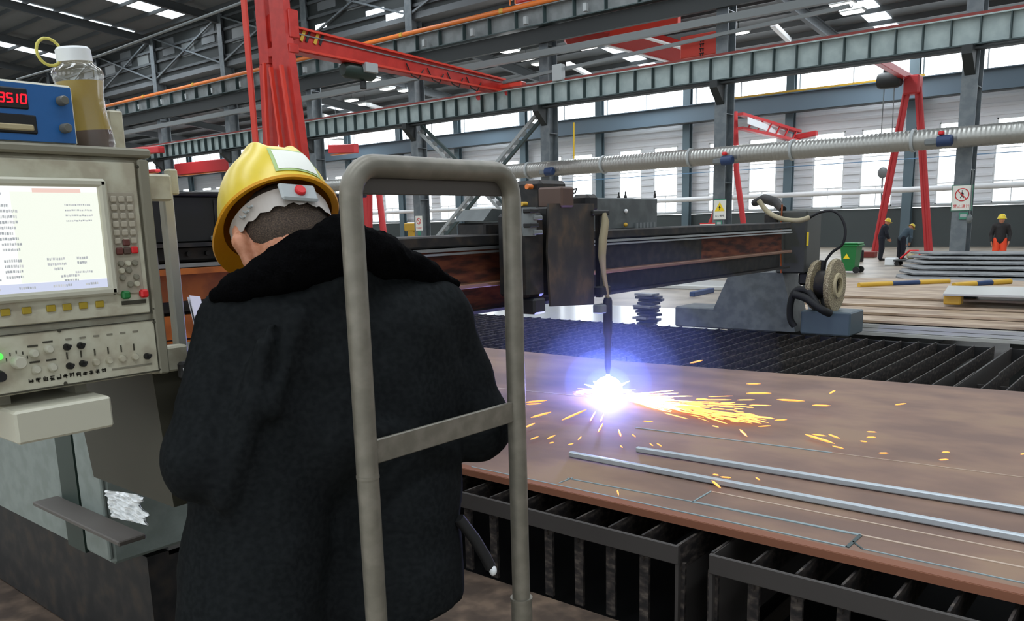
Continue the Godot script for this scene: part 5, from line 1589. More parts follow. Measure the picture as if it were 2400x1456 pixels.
	for k in na:
		var A: Array = rimp[k]; var E: Array = rimp[(k + 1) % na]
		for s in 4:
			var s2 := (s + 1) % 4
			var mid: Vector3 = (A[0] + A[1] + A[2] + A[3]) / 4
			br.quad(A[s], E[s], E[s2], A[s2], mid)
	part("brim", br, mats.helmet_inside, ho)
	var ins := MB.new()
	for i in ne:
		for k in na:
			var k2 := (k + 1) % na
			var g := func(ii: int, kk: int) -> Vector3: return grid[ii][kk] - nrm[ii][kk] * .005
			ins.tri(g.call(i, k), g.call(i, k2), g.call(i + 1, k2), -nrm[i][k], -nrm[i][k2], -nrm[i + 1][k2])
			if i < ne - 1: ins.tri(g.call(i, k), g.call(i + 1, k2), g.call(i + 1, k), -nrm[i][k], -nrm[i + 1][k2], -nrm[i + 1][k])
	part("inner_shell", ins, mats.helmet_inside, ho)
	# sticker on the back
	var stk := [MB.new(), MB.new()]
	for q in 2:
		var a0 := 2.66 - .06 * (1 - q); var a1 := 3.42 + .06 * (1 - q); var e0 := .10 - (.03 * (1 - q)); var e1 := .52 + (.05 * (1 - q))
		for i in 8:
			for k in 12:
				var pp := []
				for w in [[i, k], [i, k + 1], [i + 1, k + 1], [i + 1, k]]:
					pp.append(dome.call(lerpf(a0, a1, w[1] / 12.0), lerpf(e0, e1, w[0] / 8.0), .0014 + .0008 * q))
				stk[q].quad(pp[0], pp[1], pp[2], pp[3], c)
	tag(part("sticker_border", stk[0], mats.sticker_green, ho), "pale green sticker border")
	tag(part("sticker", stk[1], mats.sign_white, ho), "white sticker")
	# head band, its buckle and red knob
	var bd := MB.new()
	for k in 40:
		var qd := []
		for w in [[k, 0], [k + 1, 0], [k + 1, 1], [k, 1]]:
			var a: float = lerpf(deg_to_rad(75), deg_to_rad(285), w[0] / 40.0)
			var wob := .004 * sin(w[0] * 1.9) if w[1] == 0 else 0.0
			qd.append(c + r * sin(a) * .100 + f * (cos(a) * (.118 if cos(a) < 0 else .1) + .002) - u * (.060 + wob if w[1] == 0 else .018))
		bd.quad(qd[0], qd[1], qd[2], qd[3], c - u * .03)
	part("head_band", bd, mats.strap_grey, ho)
	var back := c - f * .121 - u * .038 - r * .006
	var bb := MB.new()
	bb.box(back, Vector3(.074, .040, .010), .004, head)
	part("buckle", bb, mats.pale_grey, ho)
	var kb := MB.new()
	kb.lathe([Vector2(0, .008), Vector2(.009, .008), Vector2(.011, .006), Vector2(.011, 0)], 20, Transform3D(Basis(r, -f, u), back - f * .004 + r * .002))
	tag(part("adjusting_knob", kb, mats.knob_red, ho), "red knob")
	for i in 3:
		var vb := MB.new()
		var a := deg_to_rad(236 + i * 6)
		var p := c + r * sin(a) * .102 + f * cos(a) * .119 - u * (.034 + .004 * i)
		vb.tube([p + u * .012 + f * .01, p, p - u * .006 - f * .012], .0022, 6)
		part("band_rib", vb, mats.pale_grey, ho)
	# sheets of paper he holds
	var pb := MB.new()
	for i in 2:
		var o := Vector3(-1.865, 1.451, -1.036) + Vector3(-.002 * i, -.004 * i, .004 * i)
		var ux := Vector3(-.18, -.02, -.13); var uy := Vector3(.05, -.20, .0)
		pb.box(o + ux * .5 + uy * .5, Vector3(ux.length(), uy.length(), .0012), 0, Basis(ux.normalized(), -uy.normalized(), ux.normalized().cross(-uy.normalized())).orthonormalized())
	solo("paper_sheet", pb, mats.paper, "white paper sheets held in front of the man's left shoulder", "paper")
	# cable with a pale plug at his right side
	var cb := MB.new()
	cb.tube([Vector3(-1.195, 0.977, -1.233), Vector3(-1.178, 0.926, -1.262), Vector3(-1.168, 0.878, -1.285), Vector3(-1.163, 0.851, -1.295)], .013, 8)
	var co := solo("cable", cb, mats.rubber, "thick black cable with a pale end hanging at the man's right hip", "cable")
	var ce := MB.new()
	ce.ball(Vector3(-1.155, 0.846, -1.294), Vector3(.009, .012, .009), 12, 8)
	part("cable_end", ce, mats.white, co)
	var pn := MB.new()
	pn.box(Vector3(-1.516, 1.336, -0.815), Vector3(.02, .035, .02), .005)
	var po := solo("clip", pn, mats.black, "small black clip at the edge of the man's left sleeve", "clip")
	boxpart("glint", Vector3(-1.502, 1.34, -0.809), Vector3(.006, .005, .004), mats.white, po)

func worker(base: Vector3, yaw: float, sc: float, stoop: float, coat: Material, legs: Material, label: String, arms_fwd := 0.0) -> void:
	var B := Basis(Vector3.UP, yaw) * sc
	var hipc := Vector3(0, .93, 0)
	var up := func(p: Vector3) -> Vector3:
		return base + B * (hipc + Basis(Vector3.RIGHT, -stoop) * (p - hipc))
	var lo := func(p: Vector3) -> Vector3: return base + B * p
	var t := thing("person", label, "person", base)
	var k := sc
	var hd: Vector3 = up.call(Vector3(0, 1.59, -.02)); var nk: Vector3 = up.call(Vector3(0, 1.45, 0))
	var fwd: Vector3 = (B * (Basis(Vector3.RIGHT, -stoop) * Vector3(0, 0, -1))).normalized(); var upv: Vector3 = (B * (Basis(Vector3.RIGHT, -stoop) * Vector3.UP)).normalized()
	var bones := [[hd, hd + fwd * .03 * k, .09 * k, .085 * k], [hd + fwd * .04 * k - upv * .05 * k, hd + fwd * .05 * k - upv * .09 * k, .055 * k, .045 * k], [hd - upv * .06 * k, nk, .055 * k, .06 * k], [hd + fwd * .115 * k - upv * .02 * k, hd + fwd * .12 * k - upv * .03 * k, .014 * k, .016 * k]]
	bones.append([up.call(Vector3(0, 1.3, 0)), up.call(Vector3(0, 1.0, 0)), .13 * k, .13 * k])
	var coatb := [[up.call(Vector3(0, 1.34, 0)), up.call(Vector3(0, .95, 0)), .155 * k, .16 * k], [up.call(Vector3(-.15, 1.38, 0)), up.call(Vector3(.15, 1.38, 0)), .085 * k, .085 * k], [nk, up.call(Vector3(0, 1.36, 0)), .075 * k, .12 * k]]
	var hands := []
	for s in [-1, 1]:
		var sh: Vector3 = up.call(Vector3(s * .19, 1.39, 0)); var el: Vector3 = up.call(Vector3(s * .26, 1.13, .03 - arms_fwd * .3)); var wr: Vector3 = up.call(Vector3(s * (.25 - arms_fwd * .12), .9 + arms_fwd * .15, -.06 - arms_fwd * .4))
		bones.append([sh, el, .05 * k, .04 * k]); bones.append([el, wr, .04 * k, .03 * k])
		coatb.append([sh, el, .075 * k, .06 * k]); coatb.append([el, wr, .06 * k, .048 * k])
		var dv := (wr - el).normalized()
		hands.append_array(hand(wr, dv, (B * Vector3(-s, 0, 0)).normalized(), s, .25))
		bones.append([lo.call(Vector3(s * .1, .9, 0)), lo.call(Vector3(s * .11, .48, -.02)), .08 * k, .06 * k]); bones.append([lo.call(Vector3(s * .11, .48, -.02)), lo.call(Vector3(s * .11, .09, .02)), .05 * k, .04 * k])
	var m := body_mesh(bones, .02, .04)
	var hm := body_mesh(hands, .008, .01)
	m.v.append_array(hm.v); m.n.append_array(hm.n)
	part("body", m, mats.skin, t)
	part("jacket", body_mesh(coatb, .02, .04, [], .006, 8.0), coat, t)
	for s in [-1, 1]:
		part("trouser_leg", body_mesh([[lo.call(Vector3(s * .09, .92, 0)), lo.call(Vector3(s * .11, .48, -.02)), .12 * k, .095 * k], [lo.call(Vector3(s * .11, .48, -.02)), lo.call(Vector3(s * .11, .10, .02)), .095 * k, .08 * k]], .02, .04), legs, t)
		part("boot", body_mesh([[lo.call(Vector3(s * .11, .1, .02)), lo.call(Vector3(s * .11, .05, .02)), .055 * k, .05 * k], [lo.call(Vector3(s * .11, .045, .0)), lo.call(Vector3(s * .12, .04, -.14)), .045 * k, .036 * k]], .015, .03), mats.boot, t)
	var hb := MB.new()
	var hx := Basis(fwd.cross(upv).normalized(), upv, -fwd)
	hb.lathe([Vector2(.145 * k, -.01 * k), Vector2(.145 * k, 0), Vector2(.122 * k, .012 * k), Vector2(.115 * k, .06 * k), Vector2(.085 * k, .115 * k), Vector2(.045 * k, .14 * k), Vector2(0, .145 * k)], 24, Transform3D(hx, hd + upv * .03 * k + fwd * .01 * k))
	var ho := part("helmet", hb, mats.helmet, t)
	var pk := MB.new()
	pk.box(hd + upv * .028 * k + fwd * .15 * k, Vector3(.15 * k, .012 * k, .07 * k), .004, hx)
	part("peak", pk, mats.helmet, ho)

# ---------------------------------------------------------------- the right and far side of the hall floor
func build_floor_things() -> void:
	# near stack behind the table: grey plates below, tan plates above, stepping back
	var lab := ["lowest grey plate of the stack behind the far table edge", "middle grey plate of the stack behind the far table edge", "uppermost grey plate of the stack behind the far table edge", "front tan plate of the stack behind the far table edge", "second tan plate of the stack, stepped back", "third tan plate of the stack, stepped back", "topmost tan plate of the stack under the striped bar"]
	var ys := [.500, .534, .568, .605, .632, .658, .684]
	var fr := [-8.10, -8.12, -8.14, -8.18, -8.62, -9.15, -9.75]
	for i in 7:
		var b := MB.new()
		b.prism(PackedVector2Array([Vector2(-4.25 + .04 * i, -fr[i] - .03), Vector2(-1.6, -fr[i] + .02 * (i % 2)), Vector2(4.2, -fr[i] + .08), Vector2(4.2, 12.7), Vector2(-4.4 + .04 * i, 12.6)]), .030 if i < 3 else .022, Transform3D(Basis(Vector3.RIGHT, Vector3(0, 0, -1), Vector3(0, -1, 0)), Vector3(0, ys[i], 0)))
		solo("steel_plate", b, mats.pale_plate if i < 3 else mats.tan_plate, lab[i], "steel plate")
	for x in [-3.9, -2.6, -1.2, .5, 2.2, 3.8]:
		var b := MB.new()
		b.box(Vector3(x, .242, -10.4), Vector3(.2, .484, 3.9), .01)
		solo("support_beam", b, mats.dark_steel, "dark support beam under the plate stack behind the table", "support", "supports under the plate stack")
	# a pale plate on blocks
	var pp := MB.new()
	pp.prism(PackedVector2Array([Vector2(-2.02, 9.12), Vector2(3.5, 9.5), Vector2(3.4, 10.9), Vector2(-2.2, 10.15)]), .02, Transform3D(Basis(Vector3.RIGHT, Vector3(0, 0, -1), Vector3(0, -1, 0)), Vector3(0, .795, 0)))
	solo("steel_plate", pp, mats.pale_plate, "pale grey plate raised on blocks at the right edge", "steel plate")
	for s in [[-1.95, -9.25, "yellow"], [.6, -9.6, "dark_steel"], [2.8, -9.7, "dark_steel"], [-1.95, -9.95, "dark_steel"], [2.6, -10.5, "dark_steel"]]:
		var b := MB.new()
		b.box(Vector3(s[0], .738, s[1]), Vector3(.16, .094, .12), .012)
		if s[2] == "yellow": solo("spacer_block", b, mats.yellow, "yellow block under the left end of the raised pale plate", "block")
		else: solo("spacer_block", b, mats.dark_steel, "dark block under the raised pale plate", "block", "dark blocks under the pale plate")
	# striped barrier bars on the stack
	for s in [[Vector3(-3.42, .715, -11.0), Vector3(-2.6, .715, -12.0), [[0, .36, 0], [.36, .66, 1], [.66, 1, 0]], "yellow and blue striped bar lying at the left on the tan plates"], [Vector3(-2.40, .715, -11.35), Vector3(-1.92, .725, -12.1), [[0, .38, 0], [.38, .66, 1], [.66, 1, 0]], "shorter yellow and blue striped bar lying at the right on the tan plates"]]:
		var t := thing("barrier_bar", s[3], "barrier", s[0])
		for g in s[2]:
			var b := MB.new()
			b.tube([(s[0] as Vector3).lerp(s[1], g[0]), (s[0] as Vector3).lerp(s[1], g[1])], .036, 12)
			part("band", b, mats.yellow if g[2] == 0 else mats.barrier_blue, t)
	# far stack of grey plates with dark gaps
	var names5 := ["lowest", "second lowest", "middle", "second highest", "highest"]
	for i in 6:
		var y := .53 + i * .05
		var z := -14.6 - i * .75
		var b := MB.new()
		b.prism(PackedVector2Array([Vector2(-4.15 - .15 * i, -z + .7), Vector2(-3.8 - .1 * i, -z), Vector2(5.0, -z), Vector2(5.0, -z + 1.3), Vector2(-4.3 - .12 * i, -z + 1.3)]), .028, Transform3D(Basis(Vector3.RIGHT, Vector3(0, 0, -1), Vector3(0, -1, 0)), Vector3(0, y, 0)))
		solo("steel_plate", b, mats.grey_plate, (["lowest", "second", "third", "fourth", "fifth", "topmost"][i]) + " grey plate of the tall stepped stack beyond the striped bars, counted from the floor", "steel plate")
		for x in [-3.2, .2, 3.4]:
			var sb := MB.new()
			sb.box(Vector3(x - .06 * i, y - .025, z - .3), Vector3(.12, .021, .5))
			if i > 0: solo("spacer_block", sb, mats.dark_steel, "dark spacer between the plates of the tall stepped stack", "block", "spacers in the stepped stack")
	for x in [-3.0, -.2, 2.6, 4.4]:
		var b := MB.new()
		b.box(Vector3(x, .257, -15.3), Vector3(.2, .514, 1.2), .01)
		solo("support_beam", b, mats.dark_steel, "dark support beam under the tall stepped plate stack", "support", "supports under the stepped stack")
	# jagged pile of dark offcuts
	for i in 17:
		var b := MB.new()
		var w := rng.randf_range(.22, .34)
		b.box(Vector3(-5.66 + rng.randf_range(-.05, .05), .041 + i * .0375, -9.55 + rng.randf_range(-.06, .06)), Vector3(w, .030, rng.randf_range(.14, .22)), .003, Basis(Vector3.UP, rng.randf_range(-.35, .35)))
		solo("steel_offcut", b, mats.dark_offcut if i % 4 else mats.grey_plate, "dark steel offcut, " + ORD[i] + " from the floor in the jagged pile left of the far truck", "offcut", "offcuts in the jagged pile")
	# flat things on the floor beyond the gantry
	for s in [[Vector3(-9.6, .05, -18.2), Vector3(4.4, .1, 1.6), "long flat plate lying on the floor beyond the gantry's right half", "pale_plate"], [Vector3(-8.0, .012, -11.6), Vector3(5.2, .024, 3.6), "shiny pale sheet on the floor behind the gantry, under the jagged pile", "shiny_sheet"], [Vector3(-11.8, .05, -22.0), Vector3(5, .1, 1.4), "far flat dark plate lying on the floor beyond the gantry", "mid_grey"], [Vector3(-3.7, .35, -10.2), Vector3(.0, .0, .0), "", ""]]:
		if s[2] == "": continue
		var b := MB.new()
		b.box(s[0], s[1], .02)
		solo("floor_plate", b, mats[s[3]], s[2], "plate")
	var b2 := MB.new()
	b2.bar(Vector3(-8.29, 0.05, -15.821), Vector3(-8.401, 0.05, -16.941), .12, .1, .01)
	solo("barrier_bar", b2, mats.barrier_blue, "short blue bar on the floor plate left of the far end truck", "barrier")
	# bin
	var P := Vector3(-7.78, 0, -24.2)
	var t := thing("wheelie_bin", "green plastic wheelie bin standing beyond the hose reel", "bin", P)
	var b := MB.new()
	var lo := Vector2(.16, .19); var hi := Vector2(.22, .26)
	var q := []
	for e in [[lo, .06], [hi, .74]]:
		q.append([P + Vector3(-e[0].x, e[1], -e[0].y), P + Vector3(e[0].x, e[1], -e[0].y), P + Vector3(e[0].x, e[1], e[0].y), P + Vector3(-e[0].x, e[1], e[0].y)])
	for i in 4: b.quad(q[0][i], q[0][(i + 1) % 4], q[1][(i + 1) % 4], q[1][i], P + Vector3(0, .4, 0))
	b.quad(q[0][0], q[0][1], q[0][2], q[0][3], P + Vector3(0, .4, 0))
	part("body", b, mats.bin_green, t)
	boxpart("rim", P + Vector3(0, .755, 0), Vector3(.50, .05, .58), mats.bin_green, t, .015)
	boxpart("lid", P + Vector3(.02, .81, 0), Vector3(.48, .06, .56), mats.bin_green, t, .025)
	boxpart("handle", P + Vector3(.27, .76, 0), Vector3(.05, .035, .5), mats.bin_green, t, .012)
	for s in [-1, 1]:
		var w := MB.new()
		w.lathe([Vector2(0, -.03), Vector2(.09, -.03), Vector2(.09, .03), Vector2(0, .03)], 16, Transform3D(Basis(Vector3(1, 0, 0), Vector3(0, 0, 1), Vector3(0, -1, 0)), P + Vector3(.22, .09, s * .2)))
		part("wheel", w, mats.black, t)
	var em := MB.new()
	em.prism(PackedVector2Array([Vector2(0, .09), Vector2(-.09, -.05), Vector2(.09, -.05)]), .01, Transform3D(Basis.IDENTITY, P + Vector3(-.04, .45, .245)))
	tag(part("emblem", em, mats.sign_yellow, t), "faded yellow triangular emblem")
	# small things by the far wall
	for s in [[Vector3(-9.976, 0.106, -33), Vector3(.55, .22, .4), "rail_red", "low red box on the floor behind the green bin", "box"], [Vector3(-7.748, 0.228, -28), Vector3(.34, .24, .3), "white", "white box on the floor by the two working men", "box"], [Vector3(-9.315, 0.343, -30), Vector3(.16, .4, .16), "black", "small black canister beside the green bin", "canister"]]:
		var bb := MB.new()
		var c: Vector3 = s[0]
		c.y = s[1].y / 2
		bb.box(c, s[1], .02)
		solo(s[4], bb, mats[s[2]], s[3], s[4])
	var g0 := Vector3(-7.186, 0.271, -28)
	t = thing("welding_cart", "low dark trolley with a red hose and a pale drum by the two working men", "trolley", Vector3(g0.x, 0, g0.z))
	boxpart("deck", Vector3(g0.x, .16, g0.z), Vector3(.9, .05, .5), mats.dark_steel, t, .01)
	for s in [[-.35, -.2], [.35, -.2], [-.35, .2], [.35, .2]]:
		var w := MB.new()
		w.lathe([Vector2(0, -.02), Vector2(.07, -.02), Vector2(.07, .02), Vector2(0, .02)], 14, Transform3D(Basis(Vector3(1, 0, 0), Vector3(0, 0, 1), Vector3(0, -1, 0)), Vector3(g0.x + s[0], .07, g0.z + s[1])))
		part("wheel", w, mats.black, t)
	b = MB.new()
	b.ball(Vector3(g0.x + .0, .30, g0.z), Vector3(.12, .11, .12), 16, 10)
	part("drum", b, mats.flange_cream, t)
	b = MB.new()
	b.tube([Vector3(g0.x - .3, .22, g0.z), Vector3(g0.x - .05, .46, g0.z), Vector3(g0.x + .2, .46, g0.z), Vector3(g0.x + .28, .25, g0.z)], .03, 8)
	part("hose", b, mats.sign_red, t)
	for s in [[Vector3(-6.303, 0.074, -34), .9], [Vector3(-5.571, 0.121, -34), .6]]:
		b = MB.new()
		b.box(Vector3(s[0].x, .05, s[0].z), Vector3(s[1], .1, .3), .02)
		solo("floor_kerb", b, mats.white, "white low block on the floor by the far wall at right", "block", "white blocks at the far wall")

func char_strokes(b: MB, c: Vector3, s: float, strokes: Array, d := .004) -> void:
	for k in strokes:
		var a := c + Vector3(k[0] - .5, k[1] - .5, 0) * s; var e := c + Vector3(k[2] - .5, k[3] - .5, 0) * s
		b.bar(a, e, s * .085, d, 0, Vector3.BACK)

func build_signs() -> void:
	var ch := {
		"jin": [[.1, .85, .45, .85], [.27, .98, .27, .6], [.27, .82, .08, .62], [.27, .82, .45, .65], [.55, .85, .92, .85], [.73, .98, .73, .6], [.73, .82, .55, .62], [.73, .82, .92, .65], [.25, .5, .75, .5], [.1, .35, .9, .35], [.5, .35, .5, .03], [.3, .25, .18, .1], [.7, .25, .84, .1]],
		"zhi": [[.5, .95, .5, .06], [.5, .55, .85, .55], [.22, .6, .22, .06], [.05, .06, .95, .06]],
		"tong": [[.4, .9, .85, .9], [.45, .72, .45, .18], [.45, .72, .88, .72], [.88, .72, .88, .18], [.45, .52, .88, .52], [.45, .35, .88, .35], [.66, .72, .66, .2], [.1, .85, .2, .75], [.08, .55, .22, .55], [.22, .55, .2, .2], [.05, .1, .95, .05]],
		"xing": [[.32, .95, .1, .75], [.35, .72, .08, .45], [.22, .55, .22, .03], [.5, .85, .9, .85], [.45, .6, .95, .6], [.75, .6, .75, .06], [.75, .06, .62, .1]],
		"dang": [[.5, .95, .5, .6], [.25, .9, .33, .7], [.75, .9, .67, .7], [.15, .55, .85, .55], [.85, .55, .85, .05], [.2, .3, .85, .3], [.15, .05, .85, .05]],
		"xin": [[.12, .55, .2, .2], [.35, .65, .38, .15], [.38, .12, .75, .12], [.75, .12, .75, .3], [.5, .85, .58, .65], [.8, .65, .92, .4]],
		"chu": [[.25, .95, .1, .7], [.2, .82, .42, .82], [.12, .65, .12, .05], [.12, .65, .42, .65], [.42, .65, .42, .05], [.12, .45, .42, .45], [.12, .25, .42, .25], [.52, .72, .95, .72], [.52, .4, .95, .4], [.52, .72, .52, .4], [.95, .72, .95, .4], [.73, .95, .73, .1], [.5, .08, .98, .1]],
		"dian": [[.15, .8, .85, .8], [.15, .8, .15, .3], [.85, .8, .85, .3], [.15, .55, .85, .55], [.15, .3, .85, .3], [.5, .95, .5, .1], [.5, .08, .92, .1], [.92, .1, .92, .22]]}
	# no walking
	var c := Vector3(-6.24, 2.03, -29.72)
	var t := thing("warning_sign", "white no-walking sign with a red ring and red characters on the right column", "sign", c)
	boxpart("plate", c, Vector3(.56, .76, .02), mats.sign_white, t, .004)
	boxpart("border", c - Vector3(0, 0, .012), Vector3(.60, .80, .012), mats.sign_green, t)
	var b := MB.new()
	var ring := []
	for i in 33: ring.append(c + Vector3(cos(TAU * i / 32) * .19, .10 + sin(TAU * i / 32) * .19, .014))
	b.tube(ring, .014, 8, false)
	b.bar(c + Vector3(-.134, .10 + .134, .014), c + Vector3(.134, .10 - .134, .014), .026, .01, 0, Vector3.BACK)
	part("ring", b, mats.sign_red, t)
	b = MB.new()
	b.ball(c + Vector3(0, .215, .012), Vector3(.022, .024, .006), 12, 8)
	for s in [[0, .18, .0, .09, .042], [0, .17, -.05, .10, .018], [0, .17, .05, .11, .018], [0, .09, -.045, .0, .024], [0, .09, .045, .0, .024]]:
		b.bar(c + Vector3(s[0], s[1], .012), c + Vector3(s[2], s[3], .012), s[4], .006, 0, Vector3.BACK)
	part("walker", b, mats.black, t)
	b = MB.new()
	var i4 := 0
	for k in ["jin", "zhi", "tong", "xing"]:
		char_strokes(b, c + Vector3(-.18 + .12 * i4, -.25, .012), .11, ch[k])
		i4 += 1
	part("characters", b, mats.sign_red, t)
	b = MB.new()
	b.box(c + Vector3(.08, -.56, .0), Vector3(.26, .22, .02), .004)
	var tg := solo("tag_plate", b, mats.sign_green, "small green tag under the no-walking sign", "tag")
	boxpart("print", c + Vector3(.08, -.55, .012), Vector3(.18, .1, .004), mats.pale_grey, tg)
	# electric shock
	c = Vector3(-14.47, 1.91, -29.72)
	t = thing("warning_sign", "white sign with a yellow electric warning triangle on a column", "sign", c)
	boxpart("plate", c, Vector3(.50, .72, .02), mats.sign_white, t, .004)
	boxpart("border", c + Vector3(0, .375, -.004), Vector3(.50, .06, .02), mats.sign_green, t)
	b = MB.new()
	b.prism(PackedVector2Array([Vector2(0, .24), Vector2(-.2, -.1), Vector2(.2, -.1)]), .008, Transform3D(Basis.IDENTITY, c + Vector3(0, .05, .013)))
	part("triangle", b, mats.sign_yellow, t)
	b = MB.new()
	b.prism(PackedVector2Array([Vector2(.02, .15), Vector2(-.05, .02), Vector2(-.005, .02), Vector2(-.03, -.08), Vector2(.05, .05), Vector2(.01, .05)]), .006, Transform3D(Basis.IDENTITY, c + Vector3(0, .05, .019)))
	part("lightning", b, mats.black, t)
	b = MB.new()
	i4 = 0
	for k in ["dang", "xin", "chu", "dian"]:
		char_strokes(b, c + Vector3(-.15 + .1 * i4, -.22, .012), .085, ch[k])
		i4 += 1
	part("characters", b, mats.black, t)
	b = MB.new()
	b.box(c + Vector3(-.02, -.50, .0), Vector3(.24, .2, .02), .004)
	tg = solo("tag_plate", b, mats.sign_green, "small green tag under the yellow triangle sign", "tag")
	boxpart("print", c + Vector3(-.02, -.49, .012), Vector3(.16, .09, .004), mats.pale_grey, tg)
	# the further no-entry sign
	c = Vector3(-30.75, 1.74, -29.72)
	t = thing("warning_sign", "small white sign with a red ring on the column seen through the guard frame", "sign", c)
	boxpart("plate", c, Vector3(.48, .72, .02), mats.sign_white, t, .004)
	b = MB.new()
	ring = []
	for i in 25: ring.append(c + Vector3(cos(TAU * i / 24) * .14, .1 + sin(TAU * i / 24) * .14, .014))
	b.tube(ring, .016, 6, false)
	b.bar(c + Vector3(-.1, .2, .014), c + Vector3(.1, .0, .014), .03, .01, 0, Vector3.BACK)
	part("ring", b, mats.sign_red, t)
	b = MB.new()
	i4 = 0
	for k in ["jin", "zhi", "tong", "xing"]:
		char_strokes(b, c + Vector3(-.15 + .1 * i4, -.23, .012), .09, ch[k])
		i4 += 1
	part("characters", b, mats.sign_red, t)
	b = MB.new()
	b.box(c + Vector3(.0, -.50, .0), Vector3(.22, .2, .02), .004)
	solo("tag_plate", b, mats.sign_green, "small green tag under the sign seen through the guard frame", "tag")
	# white board with a red header leaning by the column
	c = Vector3(-13.848, 1.294, -27.5)
	t = thing("notice_board", "small white board with a red top edge standing left of the warning sign column", "board", Vector3(c.x, 0, c.z))
	boxpart("plate", c, Vector3(.58, .24, .02), mats.sign_white, t, .004)
	boxpart("header", c + Vector3(0, .135, 0), Vector3(.58, .04, .024), mats.sign_red, t)
	for s in [-.2, .2]:
		boxpart("post", Vector3(c.x + s, (c.y - .1) / 2, c.z - .03), Vector3(.04, c.y - .1, .03), mats.dark_steel, t)
	# lamp cord at the right column
	b = MB.new()
	b.tube([Vector3(-5.98, 2.9, -29.7), Vector3(-5.98, 1.5, -29.7)], .02, 6)
	b.ball(Vector3(-5.98, 1.38, -29.7), Vector3(.09, .14, .09), 12, 8)
	solo("hanging_bulb", b, mats.mid_grey, "grey cord and lamp bulb hanging beside the no-walking sign", "hanging lamp")

const ORD := ["lowest", "second", "third", "fourth", "fifth", "sixth", "seventh", "eighth", "ninth", "tenth", "eleventh", "twelfth", "thirteenth", "fourteenth", "fifteenth", "sixteenth", "seventeenth"]

# ---------------------------------------------------------------- the scene
const ARC_E := 2.4
const SCREEN_E := 1.05

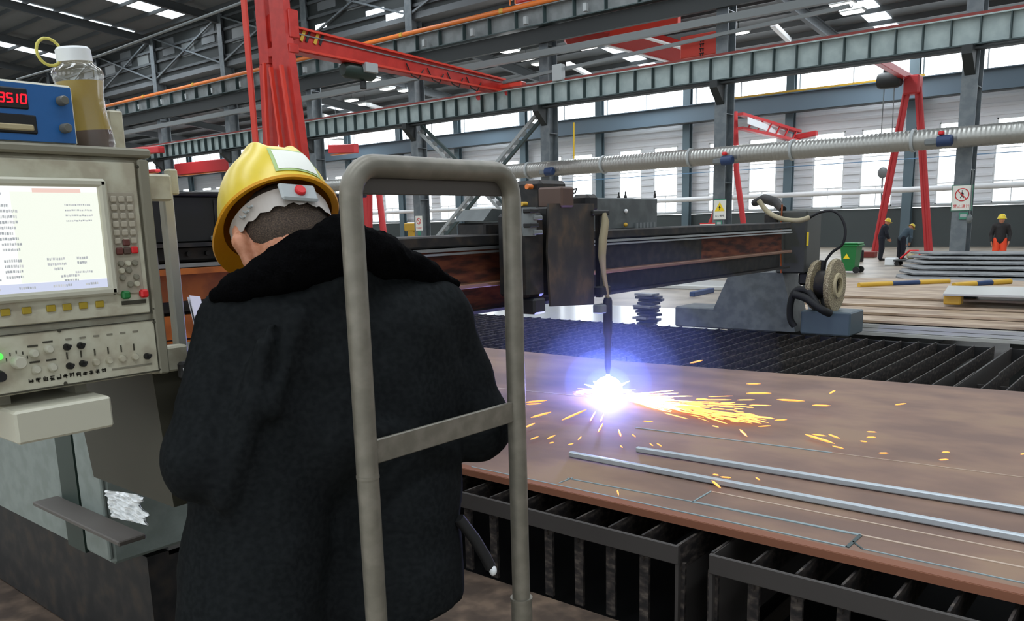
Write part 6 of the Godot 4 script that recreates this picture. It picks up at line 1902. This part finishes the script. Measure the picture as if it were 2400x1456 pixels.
func _ready() -> void:
	rng.seed = 11
	var cam := Camera3D.new()
	cam.name = "camera"
	cam.projection = Camera3D.PROJECTION_FRUSTUM
	cam.near = 0.05
	cam.far = 400.0
	cam.size = 1456.0 / 1950.0 * 0.05
	cam.frustum_offset = Vector2(0, 172.0 / 1950.0 * 0.05)
	cam.position = Vector3(0, 1.6, 0)
	cam.rotation_degrees = Vector3(-10.9, 40.0, -1.5)
	add_child(cam)
	cam.current = true
	var we := WorldEnvironment.new()
	we.name = "environment"
	var e := Environment.new()
	e.background_mode = Environment.BG_COLOR
	e.background_color = Color(.95, .98, 1.0)
	e.background_energy_multiplier = 4.0
	e.tonemap_mode = Environment.TONE_MAPPER_LINEAR
	e.tonemap_exposure = 1.0
	e.sdfgi_enabled = true
	e.ssao_enabled = true
	e.ssil_enabled = true
	e.volumetric_fog_enabled = true
	e.volumetric_fog_density = 0.0
	we.environment = e
	add_child(we)
	make_materials()
	glow("skylight", Color(.93, .97, 1.0), 1.6)
	glow("lamp", Color(1.0, 1.0, .97), 2.5)
	glow("arc", Color(.86, .92, 1.0), 8.0)
	glow("arc_blue", Color(.45, .62, 1.0), 6.0)
	glow("spark_hot", Color(1.0, .66, .34), 2.2)
	glow("spark_white", Color(1.0, .86, .62), 3.0)
	mat("flange_rust", Color(.46, .33, .25), .6)
	glow("spark", Color(1.0, .62, .28), 1.6)
	glow("led_red", Color(1.0, .06, .14), 1.6)
	glow("green_lamp", Color(.3, 1.0, .3), 1.2)
	mat("keybrown", Color(.36, .18, .15), .6)
	mat("label_yellow", Color(.62, .53, .12), .6)
	mat("knob_grey", Color(.36, .36, .33), .5)
	mat("strap_yellow", Color(.78, .74, .36), .5)
	mat("sticker_green", Color(.62, .72, .45), .5)
	mat("dark_offcut", Color(.17, .18, .19), .5, .3)
	# daylight through the roof's light strips
	var k := 0
	for s in [[2.5, -29.0, -9.5], [-6.5, -29.0, -9.5], [-18.5, -29.0, -9.5], [-32.5, -29.0, -9.5], [-50.3, -29.0, -9.5], [-56.6, -29.0, -9.5], [-67.3, -29.0, -9.5], [-84.0, -29.0, -9.5], [8.0, -7.5, 11.0], [-2.0, -7.5, 11.0], [-12.0, -7.5, 11.0], [-26.0, -7.5, 11.0], [-45.0, -7.5, 11.0]]:
		skylight(k, s[0], s[1], s[2], 1.5, SKY_E)
		k += 1
	for x in [0.0, -12.5, -25.0, -37.0, -50.0, -66.0]:
		skylight(k, x, -43.0, -31.5, 1.0, SKY_E * .7)
		k += 1
	build_hall()
	build_steelwork()
	build_cranes()
	build_lamps()
	build_high_crane()
	build_table()
	build_gantry()
	build_beam_cabinet()
	build_wall_extras()
	build_floor_things()
	build_signs()
	build_console()
	build_guard()
	build_operator()
	worker(Vector3(-4.62, 0, -27.0), PI + .2, .86, .0, mats.dark_coat, mats.orange_cloth, "man in a dark jacket, orange trousers and yellow helmet standing at right")
	worker(Vector3(-8.95, 0, -31.0), -1.2, .84, .25, mats.navy_cloth, mats.navy_cloth, "man in dark clothes and a yellow helmet standing by the red crane leg", .5)
	worker(Vector3(-8.45, 0, -31.6), -.6, .80, .75, mats.blue_grey_cloth, mats.navy_cloth, "man in a blue-grey jacket bending down by the red crane leg", .7)
	build_sparks()
	build_fume()

const SKY_E := 120.0

func build_fume() -> void:
	# thin fume hanging round the cutting point, lit by the arc
	for k in [[.26, 1.1], [.5, .40], [.85, .13], [1.3, .045], [1.9, .018]]:
		var fv := FogVolume.new()
		fv.name = numbered("cutting_fume")
		fv.shape = RenderingServer.FOG_VOLUME_SHAPE_ELLIPSOID
		fv.size = Vector3(k[0], k[0] * .8, k[0])
		var fm := FogMaterial.new()
		fm.density = k[1]
		fm.albedo = Color(.72, .80, 1.0)
		fv.material = fm
		add_child(fv)
		fv.position = ARC + Vector3(0, .02 + k[0] * .06, 0)
		tag(fv, "thin bluish fume hanging round the cutting arc", "fume", "layers of fume round the arc", "stuff")
